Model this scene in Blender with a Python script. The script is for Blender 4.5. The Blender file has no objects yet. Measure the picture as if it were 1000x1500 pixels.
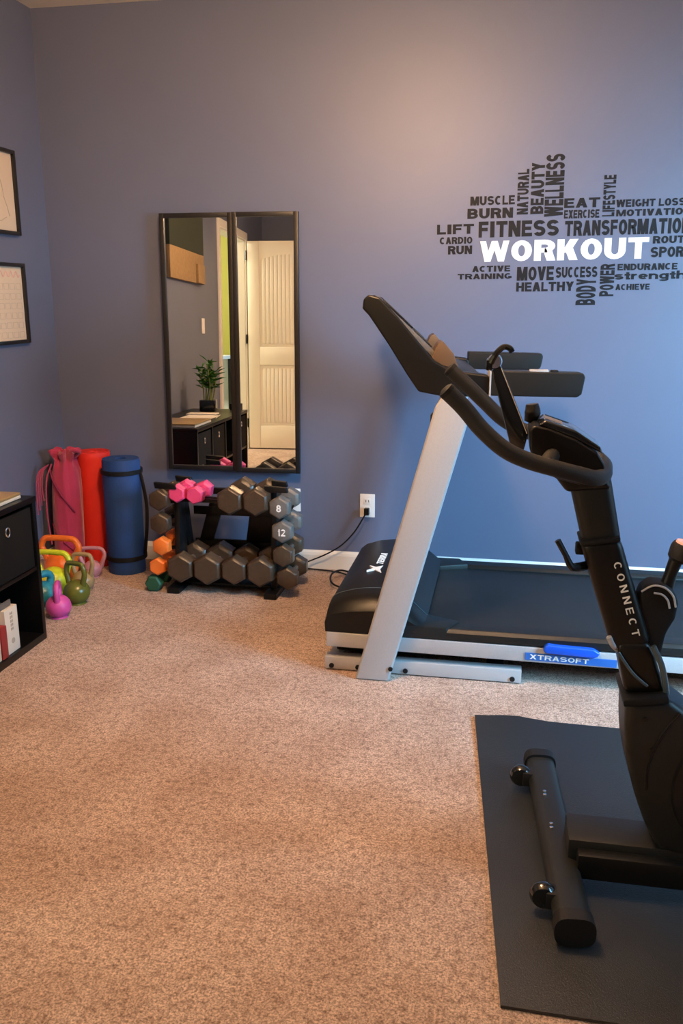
import bpy, bmesh, math, random
from mathutils import Vector, Matrix
R = math.radians
random.seed(7)
C = bpy.context.scene.collection
ORIG = {}

# ------------------------------------------------------------------ materials
def mat(name, col, rough=0.5, metal=0.0, spec=0.5, noise=0.0, nscale=40.0, bump=0.0, bscale=200.0,
        coat=0.0, emit=None, estr=0.0, sheen=0.0):
    m = bpy.data.materials.new(name); m.use_nodes = True
    nt = m.node_tree; b = nt.nodes['Principled BSDF']
    b.inputs['Base Color'].default_value = (*col, 1)
    b.inputs['Roughness'].default_value = rough
    b.inputs['Metallic'].default_value = metal
    b.inputs['Specular IOR Level'].default_value = spec
    b.inputs['Coat Weight'].default_value = coat
    b.inputs['Sheen Weight'].default_value = sheen
    if emit:
        b.inputs['Emission Color'].default_value = (*emit, 1)
        b.inputs['Emission Strength'].default_value = estr
    tc = nt.nodes.new('ShaderNodeTexCoord')
    if noise > 0:
        n = nt.nodes.new('ShaderNodeTexNoise'); n.inputs['Scale'].default_value = nscale
        n.inputs['Detail'].default_value = 4
        nt.links.new(tc.outputs['Object'], n.inputs['Vector'])
        r = nt.nodes.new('ShaderNodeValToRGB')
        r.color_ramp.elements[0].position = .3; r.color_ramp.elements[1].position = .7
        r.color_ramp.elements[0].color = (*[max(0, c*(1-noise)) for c in col], 1)
        r.color_ramp.elements[1].color = (*[min(1, c*(1+noise)) for c in col], 1)
        nt.links.new(n.outputs['Fac'], r.inputs['Fac']); nt.links.new(r.outputs['Color'], b.inputs['Base Color'])
    if bump > 0:
        n2 = nt.nodes.new('ShaderNodeTexNoise'); n2.inputs['Scale'].default_value = bscale
        n2.inputs['Detail'].default_value = 3
        nt.links.new(tc.outputs['Object'], n2.inputs['Vector'])
        bp = nt.nodes.new('ShaderNodeBump'); bp.inputs['Strength'].default_value = bump
        bp.inputs['Distance'].default_value = .002
        nt.links.new(n2.outputs['Fac'], bp.inputs['Height']); nt.links.new(bp.outputs['Normal'], b.inputs['Normal'])
    return m

def carpet_material():
    m = mat('carpet', (.5, .35, .27), rough=.95, spec=.1, sheen=.25)
    nt = m.node_tree; b = nt.nodes['Principled BSDF']; L = nt.links.new
    tc = nt.nodes.new('ShaderNodeTexCoord')
    def noise(s, d, rgh=.6):
        n = nt.nodes.new('ShaderNodeTexNoise'); n.inputs['Scale'].default_value = s
        n.inputs['Detail'].default_value = d; n.inputs['Roughness'].default_value = rgh
        L(tc.outputs['Object'], n.inputs['Vector']); return n
    fine = noise(190, 6, .8); mid = noise(55, 6, .75); big = noise(4.5, 5, .6)
    def ramp(n, p0, p1, c0, c1):
        r = nt.nodes.new('ShaderNodeValToRGB'); e = r.color_ramp.elements
        e[0].position = p0; e[1].position = p1; e[0].color = (*c0, 1); e[1].color = (*c1, 1)
        L(n.outputs['Fac'], r.inputs['Fac']); return r
    rf = ramp(fine, .41, .57, CARPET_LO, CARPET_HI)
    rm = ramp(mid, .38, .53, (.52, .43, .38), (1, 1, 1))
    rb = ramp(big, .38, .62, (.78, .72, .68), (1, 1, 1))
    def mul(a, c):
        x = nt.nodes.new('ShaderNodeMix'); x.data_type = 'RGBA'; x.blend_type = 'MULTIPLY'
        x.inputs['Factor'].default_value = 1
        L(a, x.inputs['A']); L(c, x.inputs['B']); return x.outputs['Result']
    L(mul(mul(rf.outputs['Color'], rm.outputs['Color']), rb.outputs['Color']), b.inputs['Base Color'])
    bp = nt.nodes.new('ShaderNodeBump'); bp.inputs['Strength'].default_value = .9; bp.inputs['Distance'].default_value = .010
    n3 = noise(160, 6, .85)
    L(n3.outputs['Fac'], bp.inputs['Height']); L(bp.outputs['Normal'], b.inputs['Normal'])
    return m
CARPET_LO = (.29, .175, .125); CARPET_HI = (1.0, .76, .63)

def glass_material():
    m = bpy.data.materials.new('window_glass'); m.use_nodes = True; nt = m.node_tree
    nt.nodes.clear()
    o = nt.nodes.new('ShaderNodeOutputMaterial'); mx = nt.nodes.new('ShaderNodeMixShader')
    t = nt.nodes.new('ShaderNodeBsdfTransparent'); g = nt.nodes.new('ShaderNodeBsdfGlossy'); f = nt.nodes.new('ShaderNodeFresnel')
    g.inputs['Roughness'].default_value = .02
    nt.links.new(f.outputs[0], mx.inputs[0]); nt.links.new(t.outputs[0], mx.inputs[1]); nt.links.new(g.outputs[0], mx.inputs[2])
    nt.links.new(mx.outputs[0], o.inputs['Surface']); return m

# ------------------------------------------------------------------ mesh builder
class B:
    def __init__(s): s.bm = bmesh.new()
    def _add(s, verts, faces, M=None):
        vs = [s.bm.verts.new(M @ Vector(v) if M else v) for v in verts]
        out = []
        for f in faces:
            try: out.append(s.bm.faces.new([vs[i] for i in f]))
            except ValueError: pass
        return vs, out
    def box(s, a, b, bev=0, M=None):
        x0, y0, z0 = a; x1, y1, z1 = b
        if x0 > x1: x0, x1 = x1, x0
        if y0 > y1: y0, y1 = y1, y0
        if z0 > z1: z0, z1 = z1, z0
        v = [(x0,y0,z0),(x1,y0,z0),(x1,y1,z0),(x0,y1,z0),(x0,y0,z1),(x1,y0,z1),(x1,y1,z1),(x0,y1,z1)]
        f = [(0,3,2,1),(4,5,6,7),(0,1,5,4),(1,2,6,5),(2,3,7,6),(3,0,4,7)]
        vs, fs = s._add(v, f, M)
        if bev: s._bev(fs, bev)
        return s
    def _bev(s, fs, w, seg=2):
        es = list({e for f in fs for e in f.edges})
        bmesh.ops.bevel(s.bm, geom=es, offset=w, segments=seg, profile=.6, affect='EDGES', clamp_overlap=True)
    def prism(s, pts, axis, a0, a1, bev=0, M=None, seg=2):
        """pts: outline in the plane normal to axis. axis 'y': pts are (x,z); 'x': (y,z); 'z': (x,y)"""
        def mk(p, a):
            return {'y': (p[0], a, p[1]), 'x': (a, p[0], p[1]), 'z': (p[0], p[1], a)}[axis]
        n = len(pts)
        v = [mk(p, a0) for p in pts] + [mk(p, a1) for p in pts]
        f = [tuple(range(n))[::-1], tuple(range(n, 2*n))] + [(i, (i+1) % n, n+(i+1) % n, n+i) for i in range(n)]
        vs, fs = s._add(v, f, M)
        bmesh.ops.recalc_face_normals(s.bm, faces=fs)
        if bev: s._bev(fs, bev, seg)
        return s
    def loft(s, rings, cap=True, close=True):
        vs = [[s.bm.verts.new(p) for p in r] for r in rings]
        n = len(rings[0]); fs = []
        for i in range(len(rings)-1):
            for j in range(n if close else n-1):
                k = (j+1) % n
                fs.append(s.bm.faces.new((vs[i][j], vs[i][k], vs[i+1][k], vs[i+1][j])))
        if cap and close:
            fs.append(s.bm.faces.new(vs[0][::-1])); fs.append(s.bm.faces.new(vs[-1]))
        bmesh.ops.recalc_face_normals(s.bm, faces=fs)
        return s
    def tube(s, pts, r, seg=14, smooth=6, closed=False, flat=None):
        """swept round tube through pts; r a number or one per point; flat=(a,b) scales the section"""
        P = [Vector(p) for p in pts]
        rr = [r]*len(P) if not isinstance(r, (list, tuple)) else list(r)
        if smooth > 1 and len(P) > 2:
            Q, RR = [], []; n = len(P); rng = range(n if closed else n-1)
            for i in rng:
                p0 = P[(i-1) % n] if closed or i > 0 else P[i]*2-P[i+1]
                p1 = P[i]; p2 = P[(i+1) % n]
                p3 = P[(i+2) % n] if closed or i+2 < n else p2*2-p1
                for k in range(smooth):
                    t = k/smooth
                    Q.append(.5*((2*p1)+(p2-p0)*t+(2*p0-5*p1+4*p2-p3)*t*t+(3*p1-p0-3*p2+p3)*t**3))
                    RR.append(rr[i]*(1-t)+rr[(i+1) % n]*t)
            if not closed: Q.append(P[-1]); RR.append(rr[-1])
            P, rr = Q, RR
        n = len(P); rings = []
        T = []
        for i in range(n):
            a = P[(i-1) % n] if closed or i > 0 else P[i]; b = P[(i+1) % n] if closed or i < n-1 else P[i]
            T.append((b-a).normalized())
        up = Vector((0, 0, 1)) if abs(T[0].z) < .9 else Vector((0, 1, 0))
        N = (up-T[0]*up.dot(T[0])).normalized()
        fa, fb = flat or (1, 1)
        for i in range(n):
            N = (N-T[i]*N.dot(T[i])).normalized(); Bn = T[i].cross(N)
            rings.append([P[i]+(N*math.cos(2*math.pi*k/seg)*fa+Bn*math.sin(2*math.pi*k/seg)*fb)*rr[i] for k in range(seg)])
        if closed: rings.append(rings[0]); 
        if closed:
            vs = [[s.bm.verts.new(p) for p in r_] for r_ in rings[:-1]]; fs = []
            for i in range(n):
                for j in range(seg):
                    k = (j+1) % seg; a = vs[i]; b = vs[(i+1) % n]
                    fs.append(s.bm.faces.new((a[j], a[k], b[k], b[j])))
            bmesh.ops.recalc_face_normals(s.bm, faces=fs)
        else: s.loft(rings)
        return s
    def lathe(s, prof, c=(0,0,0), axis='z', seg=28, M=None):
        """prof: (radius, height) from bottom to top"""
        rings = []
        for r, h in prof:
            ring = []
            for k in range(seg):
                a = 2*math.pi*k/seg; x, y = max(r, 1e-4)*math.cos(a), max(r, 1e-4)*math.sin(a)
                p = {'z': (x, y, h), 'y': (x, h, y), 'x': (h, x, y)}[axis]
                p = Vector(p)+Vector(c)
                ring.append(M @ p if M else p)
            rings.append(ring)
        return s.loft(rings)

def finish(bm, name, m, smooth=35, origin=None):
    if origin is not None: bmesh.ops.translate(bm, verts=bm.verts, vec=-Vector(origin))
    me = bpy.data.meshes.new(name); bm.to_mesh(me); bm.free()
    if smooth:
        for p in me.polygons: p.use_smooth = True
        me.set_sharp_from_angle(angle=R(smooth))
    if m: me.materials.append(m)
    return me
def obj(name, b, m, parent=None, smooth=35):
    """b in world metres (or in the thing's own frame when the thing was made with own=True)"""
    org = ORIG.get(parent.name, None) if parent else None
    me = finish(b.bm, name, m, smooth, org)
    o = bpy.data.objects.new(name, me); C.objects.link(o)
    if parent: o.parent = parent; ORIG[o.name] = org
    return o
def thing(name, label, cat, loc=(0,0,0), group=None, own=False, rz=0):
    o = bpy.data.objects.new(name, None); C.objects.link(o); o.empty_display_size = .05
    o.location = loc; o.rotation_euler = (0, 0, rz); o['label'] = label; o['category'] = cat
    if group: o['group'] = group
    ORIG[o.name] = None if own else loc
    return o
def tag(o, label, cat, group=None):
    o['label'] = label; o['category'] = cat
    if group: o['group'] = group
    return o
def mark(o, label): o['label'] = label; return o
def struct(name, b, m, smooth=0):
    o = obj(name, b, m, None, smooth); o['kind'] = 'structure'; return o

# heavy sans lettering built from strokes: polygons of each character in a w x h box
def glyph(ch, w, h, wt=1):
    tx, ty = min(.30*w, .26*h*1.3)*wt, .205*h*wt
    Q = []
    def bx(x0, y0, x1, y1): Q.append([(x0, y0), (x1, y0), (x1, y1), (x0, y1)])
    def para(x0, y0, x1, y1, k): Q.append([(x0, y0), (x0+k, y0), (x1+k, y1), (x1, y1)])
    def arc(cx, cy, rx, ry, a0, a1, ux=None, uy=None):
        ux = ux or tx; uy = uy or ty; n = max(4, int(abs(a1-a0)/18))
        for i in range(n):
            a, c = R(a0+(a1-a0)*i/n), R(a0+(a1-a0)*(i+1)/n)
            q = [(cx+rx*math.cos(a), cy+ry*math.sin(a)), (cx+rx*math.cos(c), cy+ry*math.sin(c)),
                 (cx+(rx-ux)*math.cos(c), cy+(ry-uy)*math.sin(c)), (cx+(rx-ux)*math.cos(a), cy+(ry-uy)*math.sin(a))]
            Q.append(q if a1 > a0 else q[::-1])
    m = h/2
    if ch == 'A': para(0, 0, w/2-tx*.55, h, tx*1.1); para(w-tx*1.1, 0, w/2-tx*.55, h, tx*1.1); bx(w*.22, h*.20, w*.78, h*.20+ty*.8)
    elif ch in 'BPR':
        bx(0, 0, tx, h); ry = (h+ty)/4; xc = w*.50
        bx(tx, h-ty, xc, h); bx(tx, m-ty/2, xc, m+ty/2); arc(xc, h-ry, w*(.46 if ch == 'B' else .5), ry, -90, 90)
        if ch == 'B': bx(tx, 0, xc, ty); arc(xc, ry, w*.5, ry, -90, 90)
        if ch == 'R': para(w-tx*1.15, 0, w*.40, m+ty*.4, tx*1.25)
    elif ch == 'C': arc(w/2, m, w/2, m, 48, 312)
    elif ch == 'G': arc(w/2, m, w/2, m, 48, 330); bx(w*.52, m-ty, w, m); bx(w-tx, h*.12, w, m)
    elif ch in 'O0': arc(w/2, m, w/2, m, 0, 360)
    elif ch == 'D': bx(0, 0, tx, h); bx(tx, 0, w*.4, ty); bx(tx, h-ty, w*.4, h); arc(w*.4, m, w*.6, m, -90, 90)
    elif ch in 'EFL':
        bx(0, 0, tx, h)
        if ch != 'F': bx(tx, 0, w, ty)
        if ch != 'L': bx(tx, h-ty, w*.97, h); bx(tx, m-ty*.45, w*.9, m+ty*.5)
    elif ch == 'H': bx(0, 0, tx, h); bx(w-tx, 0, w, h); bx(tx, m-ty/2, w-tx, m+ty/2)
    elif ch == 'I': bx(w/2-tx*1.3, 0, w/2+tx*1.3, h)
    elif ch == 'J': bx(w-tx, h*.3, w, h); arc(w/2, h*.3, w/2, h*.3, 180, 360)
    elif ch == 'K': bx(0, 0, tx, h); para(tx*.6, h*.36, w-tx*1.25, h, tx*1.2); para(w-tx*1.25, 0, w*.32, h*.62, tx*1.2)
    elif ch == 'M': k = tx*.85; bx(0, 0, k, h); bx(w-k, 0, w, h); para(w/2-k*.5, 0, k*.25, h, k); para(w/2-k*.5, 0, w-k*1.25, h, k)
    elif ch == 'N': bx(0, 0, tx, h); bx(w-tx, 0, w, h); para(w-tx*1.15, 0, 0, h, tx*1.15)
    elif ch == 'S' or ch == 's': ry = (h+ty)/4; arc(w/2, h-ry, w/2, ry, 25, 270); arc(w/2, ry, w/2, ry, 90, -155)
    elif ch == 'T': bx(0, h-ty, w, h); bx(w/2-tx/2, 0, w/2+tx/2, h-ty)
    elif ch == 'U': bx(0, h*.4, tx, h); bx(w-tx, h*.4, w, h); arc(w/2, h*.4, w/2, h*.4, 180, 360)
    elif ch == 'V': para(w/2-tx*.55, 0, 0, h, tx*1.1); para(w/2-tx*.55, 0, w-tx*1.1, h, tx*1.1)
    elif ch == 'W':
        k = tx*.78; para(w*.27-k*.5, 0, 0, h, k); para(w*.27-k*.5, 0, w*.5-k*.5, h, k); para(w*.73-k*.5, 0, w*.5-k*.5, h, k); para(w*.73-k*.5, 0, w-k, h, k)
    elif ch == 'X': para(0, 0, w-tx*1.2, h, tx*1.2); para(w-tx*1.2, 0, 0, h, tx*1.2)
    elif ch == 'Y': para(w/2-tx*.5, h*.40, 0, h, tx*1.1); para(w/2-tx*.5, h*.40, w-tx*1.1, h, tx*1.1); bx(w/2-tx/2, 0, w/2+tx/2, h*.46)
    elif ch == '1': bx(w/2-tx*.3, 0, w/2+tx*.9, h); para(w*.1, h*.68, w/2-tx*.3, h*.8, tx)
    elif ch == '2': ry = (h+ty)/4; arc(w/2, h-ry, w/2, ry, 160, 0); para(0, ty*.5, w-tx, h*.62, tx); bx(0, 0, w, ty)
    elif ch == '8': ry = (h+ty)/4; arc(w/2, h-ry, w*.44, ry, 0, 360); arc(w/2, ry, w/2, ry, 0, 360)
    elif ch == 't': bx(w*.28, h*.12, w*.28+tx*1.2, h*1.30); bx(0, h-ty, w, h); bx(w*.28, 0, w, ty)
    elif ch == 'r': bx(0, 0, tx, h); arc(w*.75, h*.55, w*.75, h*.45, 75, 180)
    elif ch == 'e': arc(w/2, m, w/2, m, 0, 320); bx(tx*.5, m-ty*.4, w-tx*.3, m+ty*.4)
    elif ch == 'n': bx(0, 0, tx, h); bx(w-tx, 0, w, h*.55); arc(w/2, h*.55, w/2, h*.45, 0, 180)
    elif ch == 'h': bx(0, 0, tx, h*1.42); bx(w-tx, 0, w, h*.55); arc(w/2, h*.55, w/2, h*.45, 0, 180)
    elif ch == 'g': arc(w/2, m, w/2, m, 0, 360); bx(w-tx, -h*.15, w, h); arc(w/2, -h*.08, w/2, h*.30, 190, 360)
    return Q
GW = {'I': .42, 'M': 1.28, 'W': 1.42, 'E': .88, 'F': .85, 'L': .82, 'T': .95, ' ': .35, 't': .62, 'r': .68, '1': .7}
def text_mesh(body, w, h, depth=.001, wt=1, gap=.13):
    """lettering fitted in a w x h box centred on the origin, in the XY plane, thickness along +Z"""
    low = body.islower()
    tot = sum(GW.get(c, 1) for c in body)+gap*(len(body)-1); u = w/tot
    hh = h/1.80 if low else h; y0 = -h/2+(hh*.38 if low else 0)
    b = B(); x = -w/2; n = 0
    for c in body:
        cw_ = GW.get(c, 1)*u
        if c != ' ':
            for q in glyph(c, cw_, hh, wt):
                P = [(x+px_, y0+py_) for px_, py_ in q]
                ar = sum(P[i][0]*P[(i+1) % 4][1]-P[(i+1) % 4][0]*P[i][1] for i in range(4))
                if ar < 0: P = P[::-1]
                n += 1; dz = depth*(1+.04*(n % 5))
                v = [(px_, py_, 0) for px_, py_ in P]+[(px_, py_, dz) for px_, py_ in P]
                b._add(v, [(3, 2, 1, 0), (4, 5, 6, 7), (0, 1, 5, 4), (1, 2, 6, 5), (2, 3, 7, 6), (3, 0, 4, 7)])
        x += cw_+gap*u
    return b
def place(b, xdir, ydir, at):
    """put a text mesh so its +X runs along xdir and its +Y along ydir at a world point"""
    X = Vector(xdir).normalized(); Y = Vector(ydir).normalized(); Z = X.cross(Y)
    Mx = Matrix((X, Y, Z)).transposed().to_4x4(); Mx.translation = Vector(at)
    bmesh.ops.transform(b.bm, matrix=Mx, verts=b.bm.verts); return b

BULB = 195.0
# ------------------------------------------------------------------ palette
WALLC = (.120, .142, .222)
M = dict(
    wall=mat('blue_wall_paint', WALLC, rough=.46, spec=.75, bump=.2, bscale=260, noise=.02, nscale=3),
    ceil=mat('ceiling_paint', (.80, .72, .60), rough=.9, bump=.3, bscale=120),
    trim=mat('white_trim', (.80, .77, .70), rough=.4),
    carpet=carpet_material(),
    black=mat('black_plastic', (.005, .005, .005), rough=.36, spec=.35, bump=.15, bscale=600),
    blackmatte=mat('black_matte', (.006, .006, .007), rough=.6, spec=.3, bump=.3, bscale=500),
    gloss=mat('black_gloss', (.008, .009, .010), rough=.12, coat=.6),
    grey_dark=mat('charcoal_plastic', (.011, .012, .012), rough=.42, spec=.35, bump=.2, bscale=500),
    grip=mat('foam_grip', (.014, .014, .014), rough=.5, spec=.4, bump=.5, bscale=700),
    frame=mat('black_wood_frame', (.010, .009, .009), rough=.4),
    silver=mat('silver_paint', (.48, .49, .51), rough=.42, metal=.25, noise=.04, nscale=300),
    chrome=mat('chrome', (.75, .75, .75), rough=.18, metal=1),
    mirror=mat('mirror_glass', (.86, .88, .86), rough=.0, metal=1),
    belt=mat('running_belt', (.010, .012, .014), rough=.5, bump=.5, bscale=900, noise=.2, nscale=8),
    mat=mat('rubber_mat', (.013, .015, .018), rough=.36, spec=.5, bump=.6, bscale=420, noise=.15, nscale=4),
    white=mat('white_vinyl', (.88, .86, .82), rough=.45),
    vinyl=mat('black_vinyl', (.010, .010, .012), rough=.55, spec=.25),
    iron=mat('grey_hex_coating', (.058, .038, .024), rough=.30, noise=.12, nscale=60, bump=.3, bscale=300),
    iron_light=mat('pale_grey_hex_coating', (.13, .12, .11), rough=.38, noise=.08, nscale=60, bump=.3, bscale=300),
    steel=mat('handle_steel', (.35, .34, .33), rough=.35, metal=.9),
    pink=mat('pink_neoprene', (.80, .07, .22), rough=.42),
    orange=mat('orange_neoprene', (.85, .20, .03), rough=.45),
    green=mat('green_neoprene', (.015, .09, .05), rough=.5),
    kb_orange=mat('orange_coating', (.85, .17, .015), rough=.38, noise=.05),
    kb_lime=mat('lime_coating', (.62, .66, .02), rough=.38, noise=.05),
    kb_teal=mat('teal_coating', (.02, .22, .30), rough=.4, noise=.05),
    kb_magenta=mat('orchid_coating', (.62, .08, .34), rough=.42, noise=.05),
    kb_olive=mat('olive_coating', (.12, .13, .02), rough=.25, noise=.08),
    kb_beige=mat('tan_coating', (.35, .24, .11), rough=.3, noise=.05),
    kb_rose=mat('rose_coating', (.52, .24, .28), rough=.35, noise=.05),
    bluemat=mat('blue_foam', (.010, .055, .22), rough=.7, bump=.5, bscale=220),
    redmat=mat('red_foam', (.75, .025, .015), rough=.65, bump=.4, bscale=220),
    bag=mat('magenta_cloth', (.40, .020, .075), rough=.8, bump=.5, bscale=160, sheen=.4),
    bag_dark=mat('dark_magenta_cord', (.20, .012, .05), rough=.8),
    blueplastic=mat('blue_plastic', (.01, .09, .62), rough=.35),
    bluelabel=mat('blue_label', (.02, .13, .48), rough=.45),
    paper=mat('paper', (.66, .55, .41), rough=.7),
    ink=mat('grey_ink', (.42, .36, .28), rough=.8),
    pinkink=mat('pink_ink', (.70, .42, .36), rough=.8),
    fabric=mat('black_bin_fabric', (.006, .0055, .005), rough=.8, spec=.2, bump=.6, bscale=500),
    cabinet=mat('black_cabinet_laminate', (.003, .003, .003), rough=.34, spec=.3, noise=.1, nscale=20),
    bronze=mat('bronze_laminate', (.50, .34, .14), rough=.28, metal=.35),
    book_white=mat('white_book_cover', (.66, .60, .50), rough=.5),
    book_red=mat('red_book_cover', (.28, .025, .02), rough=.5),
    door=mat('white_door_paint', (.86, .80, .70), rough=.4),
    leaf=mat('bamboo_leaf', (.05, .20, .03), rough=.45),
    cane=mat('bamboo_stalk', (.22, .26, .06), rough=.5),
    steel_blue=mat('steel_blue_gloss', (.06, .085, .10), rough=.25, spec=.6),  # hood seam, and the reflections modelled on the bike neck
    tan_tray=mat('tan_tray_plastic', (.11, .065, .035), rough=.4),
    rose_cap=mat('rose_cap', (.75, .42, .42), rough=.4),
    olive_wall=mat('olive_wall_paint', (.30, .28, .04), rough=.7),
    pale=mat('pale_enamel', (.70, .72, .66), rough=.5),
    kraft=mat('tan_canvas', (.30, .20, .10), rough=.8, noise=.1),
    dkgreen=mat('dark_green_canvas', (.02, .03, .02), rough=.7),
    glass=glass_material(),
    lamp=mat('lamp_glass', (.9, .85, .75), emit=(1.0, .60, .32), estr=BULB),
    pend=mat('pendant_glass', (.9, .85, .75), emit=(1.0, .88, .65), estr=6),
)

# ------------------------------------------------------------------ the room
XL, XR, YB, YR, ZC = -2.17, 2.35, 4.0, -1.6, 2.555
struct('floor', B().box((XL-.1, YR-.1, -.08), (XR+.1, YB+.1, 0)), M['carpet'])
struct('ceiling', B().box((XL-.1, YR-.1, ZC), (XR+.1, YB+.1, ZC+.1)), M['ceil'])
struct('wall_back', B().box((XL-.1, YB, 0), (XR+.1, YB+.1, ZC)), M['wall'])
# left wall with the doorway the mirror shows
DY0, DY1, DH = -.68, .40, 2.04
b = B()
b.box((XL-.1, DY1, 0), (XL, YB, ZC)); b.box((XL-.1, YR, 0), (XL, DY0, ZC)); b.box((XL-.1, DY0, DH), (XL, DY1, ZC))
struct('wall_left', b, M['wall'])
# right wall with a window, plain rear wall
WY0, WY1, WZ0, WZ1 = 1.2, 2.7, .80, 2.1
b = B()
b.box((XR, YR-.1, 0), (XR+.1, WY0, ZC)); b.box((XR, WY1, 0), (XR+.1, YB, ZC))
b.box((XR, WY0, 0), (XR+.1, WY1, WZ0)); b.box((XR, WY0, WZ1), (XR+.1, WY1, ZC))
struct('wall_right', b, M['wall'])
struct('wall_rear', B().box((XL-.1, YR-.1, 0), (XR+.1, YR, ZC)), M['wall'])
b = B()
for a, c in (((WY0, WZ0), (WY0+.05, WZ1)), ((WY1-.05, WZ0), (WY1, WZ1)), ((WY0, WZ0), (WY1, WZ0+.05)), ((WY0, WZ1-.05), (WY1, WZ1)),
             ((WY0, (WZ0+WZ1)/2-.02), (WY1, (WZ0+WZ1)/2+.02))):
    b.box((XR+.02, a[0], a[1]), (XR+.07, c[0], c[1]))
w = struct('window_1', b, M['trim'])
pn = obj('pane', B().box((XR+.045, WY0, WZ0), (XR+.05, WY1, WZ1)), M['glass'], w, 0)
b = B()
for a, c in (((WY0-.08, WZ0-.08), (WY0, WZ1+.08)), ((WY1, WZ0-.08), (WY1+.08, WZ1+.08)), ((WY0, WZ1), (WY1, WZ1+.08)), ((WY0, WZ0-.08), (WY1, WZ0))):
    b.box((XR-.02, a[0], a[1]), (XR, c[0], c[1]), .004)
struct('trim_1', b, M['trim'])
# baseboards: a board with a rounded top edge
def base_profile(): return [(0, 0), (.014, 0), (.014, .070), (.010, .082), (.004, .092), (0, .092)]
b = B().prism([(YB-d, z) for d, z in base_profile()], 'x', XL, XR); struct('baseboard_back', b, M['trim'])
b = B().prism([(XL+d, z) for d, z in base_profile()], 'y', DY1+.07, YB); b.prism([(XL+d, z) for d, z in base_profile()], 'y', YR, DY0-.07)
struct('baseboard_left', b, M['trim'])
b = B().prism([(XR-d, z) for d, z in base_profile()], 'y', YR, YB); struct('baseboard_right', b, M['trim'])
b = B().prism([(YR+d, z) for d, z in base_profile()], 'x', XL, XR); struct('baseboard_rear', b, M['trim'])
# door casing
b = B()
for y0, y1, z0, z1 in ((DY0-.07, DY0, 0, DH+.07), (DY1, DY1+.07, 0, DH+.07), (DY0, DY1, DH, DH+.07)):
    b.box((XL-.001, y0, z0), (XL+.018, y1, z1), .004)
b.box((XL-.1, DY0, 0), (XL, DY0+.015, DH)); b.box((XL-.1, DY1-.015, 0), (XL, DY1, DH)); b.box((XL-.1, DY0, DH-.015), (XL, DY1, DH))
struct('trim_2', b, M['trim'])

# open door leaf, hinged on the far jamb of the doorway, standing into the room
def door_leaf():
    x0, x1, y0, y1 = XL+.03, XL+.83, DY0-.02, DY0+.015
    d = struct('door_1', B().box((x0, y0, .012), (x1, y0+.028, DH-.01)), M['door'])
    b = B()
    st = .115
    yf = y0+.028; yo = y1+.004
    def rail(xa, za, xb, zb): b.box((xa, yf-.002, za), (xb, yo+.004, zb), .006)
    rail(x0, .012, x0+st, DH-.01); rail(x1-st, .012, x1, DH-.01)
    rail(x0+st, .012, x1-st, .24); rail(x0+st, .84, x1-st, 1.02)
    # top rail with an arched lower edge
    n = 14; pts = [(x0+st, DH-.01)]
    pts.append((x1-st, DH-.01))
    for i in range(n+1):
        t = i/n; x = x1-st+(x0-x1+2*st)*t
        pts.append((x, DH-.19+.055*math.sin(math.pi*t)))
    b.prism(pts, 'y', yf-.002, yo)
    obj('stile_frame', b, M['door'], d, 20)
    for z0, z1 in ((.27, .81), (1.05, DH-.165)):
        p = B(); k = 13; wd = (x1-x0-2*st-.05)/k
        for i in range(k):
            zt = z1+(.04*math.sin(math.pi*(i+.5)/k) if z1 > 1.2 else 0)
            p.box((x0+st+.025+i*wd+.0012, yf-.001, z0), (x0+st+.025+(i+1)*wd-.0012, yf+.010, zt), .002)
        obj('beadboard_panel', p, M['door'], d, 20)
    for z in (.22, 1.05, 1.85):
        obj('hinge', B().lathe([(.008, 0), (.008, .09)], (x0-.012, y1+.006, z), seg=10), M['black'], d)
    h = B(); h.lathe([(.026, 0), (.026, .008), (.011, .012), (.011, .035), (.024, .045), (.027, .06), (.018, .072), (.001, .074)], (x1-.06, yo, .95), 'y', 20)
    obj('door_handle', h, M['steel'], d)
door_leaf()

# the hallway beyond the doorway
HX = -4.6
b = B(); b.box((HX, -2.6, -.08), (XL-.1, 2.4, 0)); struct('floor_hall', b, M['pale'])
struct('ceiling_hall', B().box((HX, -2.6, ZC), (XL-.1, 2.4, ZC+.1)), M['ceil'])
b = B(); b.box((HX-.1, -2.7, 0), (HX, 2.5, ZC)); struct('wall_hall_left', b, M['olive_wall'])
b = B(); b.box((HX, -2.7, 0), (XL-.1, -2.6, ZC)); struct('wall_hall_rear', b, M['olive_wall'])
b = B(); b.box((HX, 2.4, 0), (XL-.1, 2.5, ZC)); struct('wall_hall_front', b, M['olive_wall'])
t = thing('hall_console', 'pale console table with open front in the hallway, seen in the mirror', 'table', (-3.5, -2.1, 0))
obj('tabletop', B().box((-4.3, -2.5, .86), (-2.7, -1.9, .90), .006), M['pale'], t)
obj('shelf', B().box((-4.2, -2.45, .18), (-2.8, -1.95, .21), .004), M['frame'], t)
obj('back_panel', B().box((-4.25, -2.5, .21), (-2.75, -2.48, .86)), M['pale'], t)
for x in (-4.25, -2.75):
    for y in (-2.47, -1.93): obj('leg', B().box((x-.025, y-.025, 0), (x+.025, y+.025, .86), .004), M['frame'], t)
for i, x in enumerate((-3.9, -3.6, -3.3, -3.0)):
    t = thing('mug', 'dark mug on the pale hallway console seen in the mirror', 'mug', (x, -2.1, .90), 'mugs on the hallway console', own=True)
    obj('cup', B().lathe([(.03, 0), (.04, .01), (.04, .10), (.036, .10), (.034, .02), (.001, .015)], seg=18), M['black'], t)
    obj('handle', B().tube([(.038, 0, .08), (.07, 0, .07), (.07, 0, .035), (.038, 0, .025)], .006, 8, 4), M['black'], t)
t = thing('pendant_lamp', 'small white glass pendant lamp in the hallway, seen in the mirror', 'lamp', (-3.45, -1.5, ZC))
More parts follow.
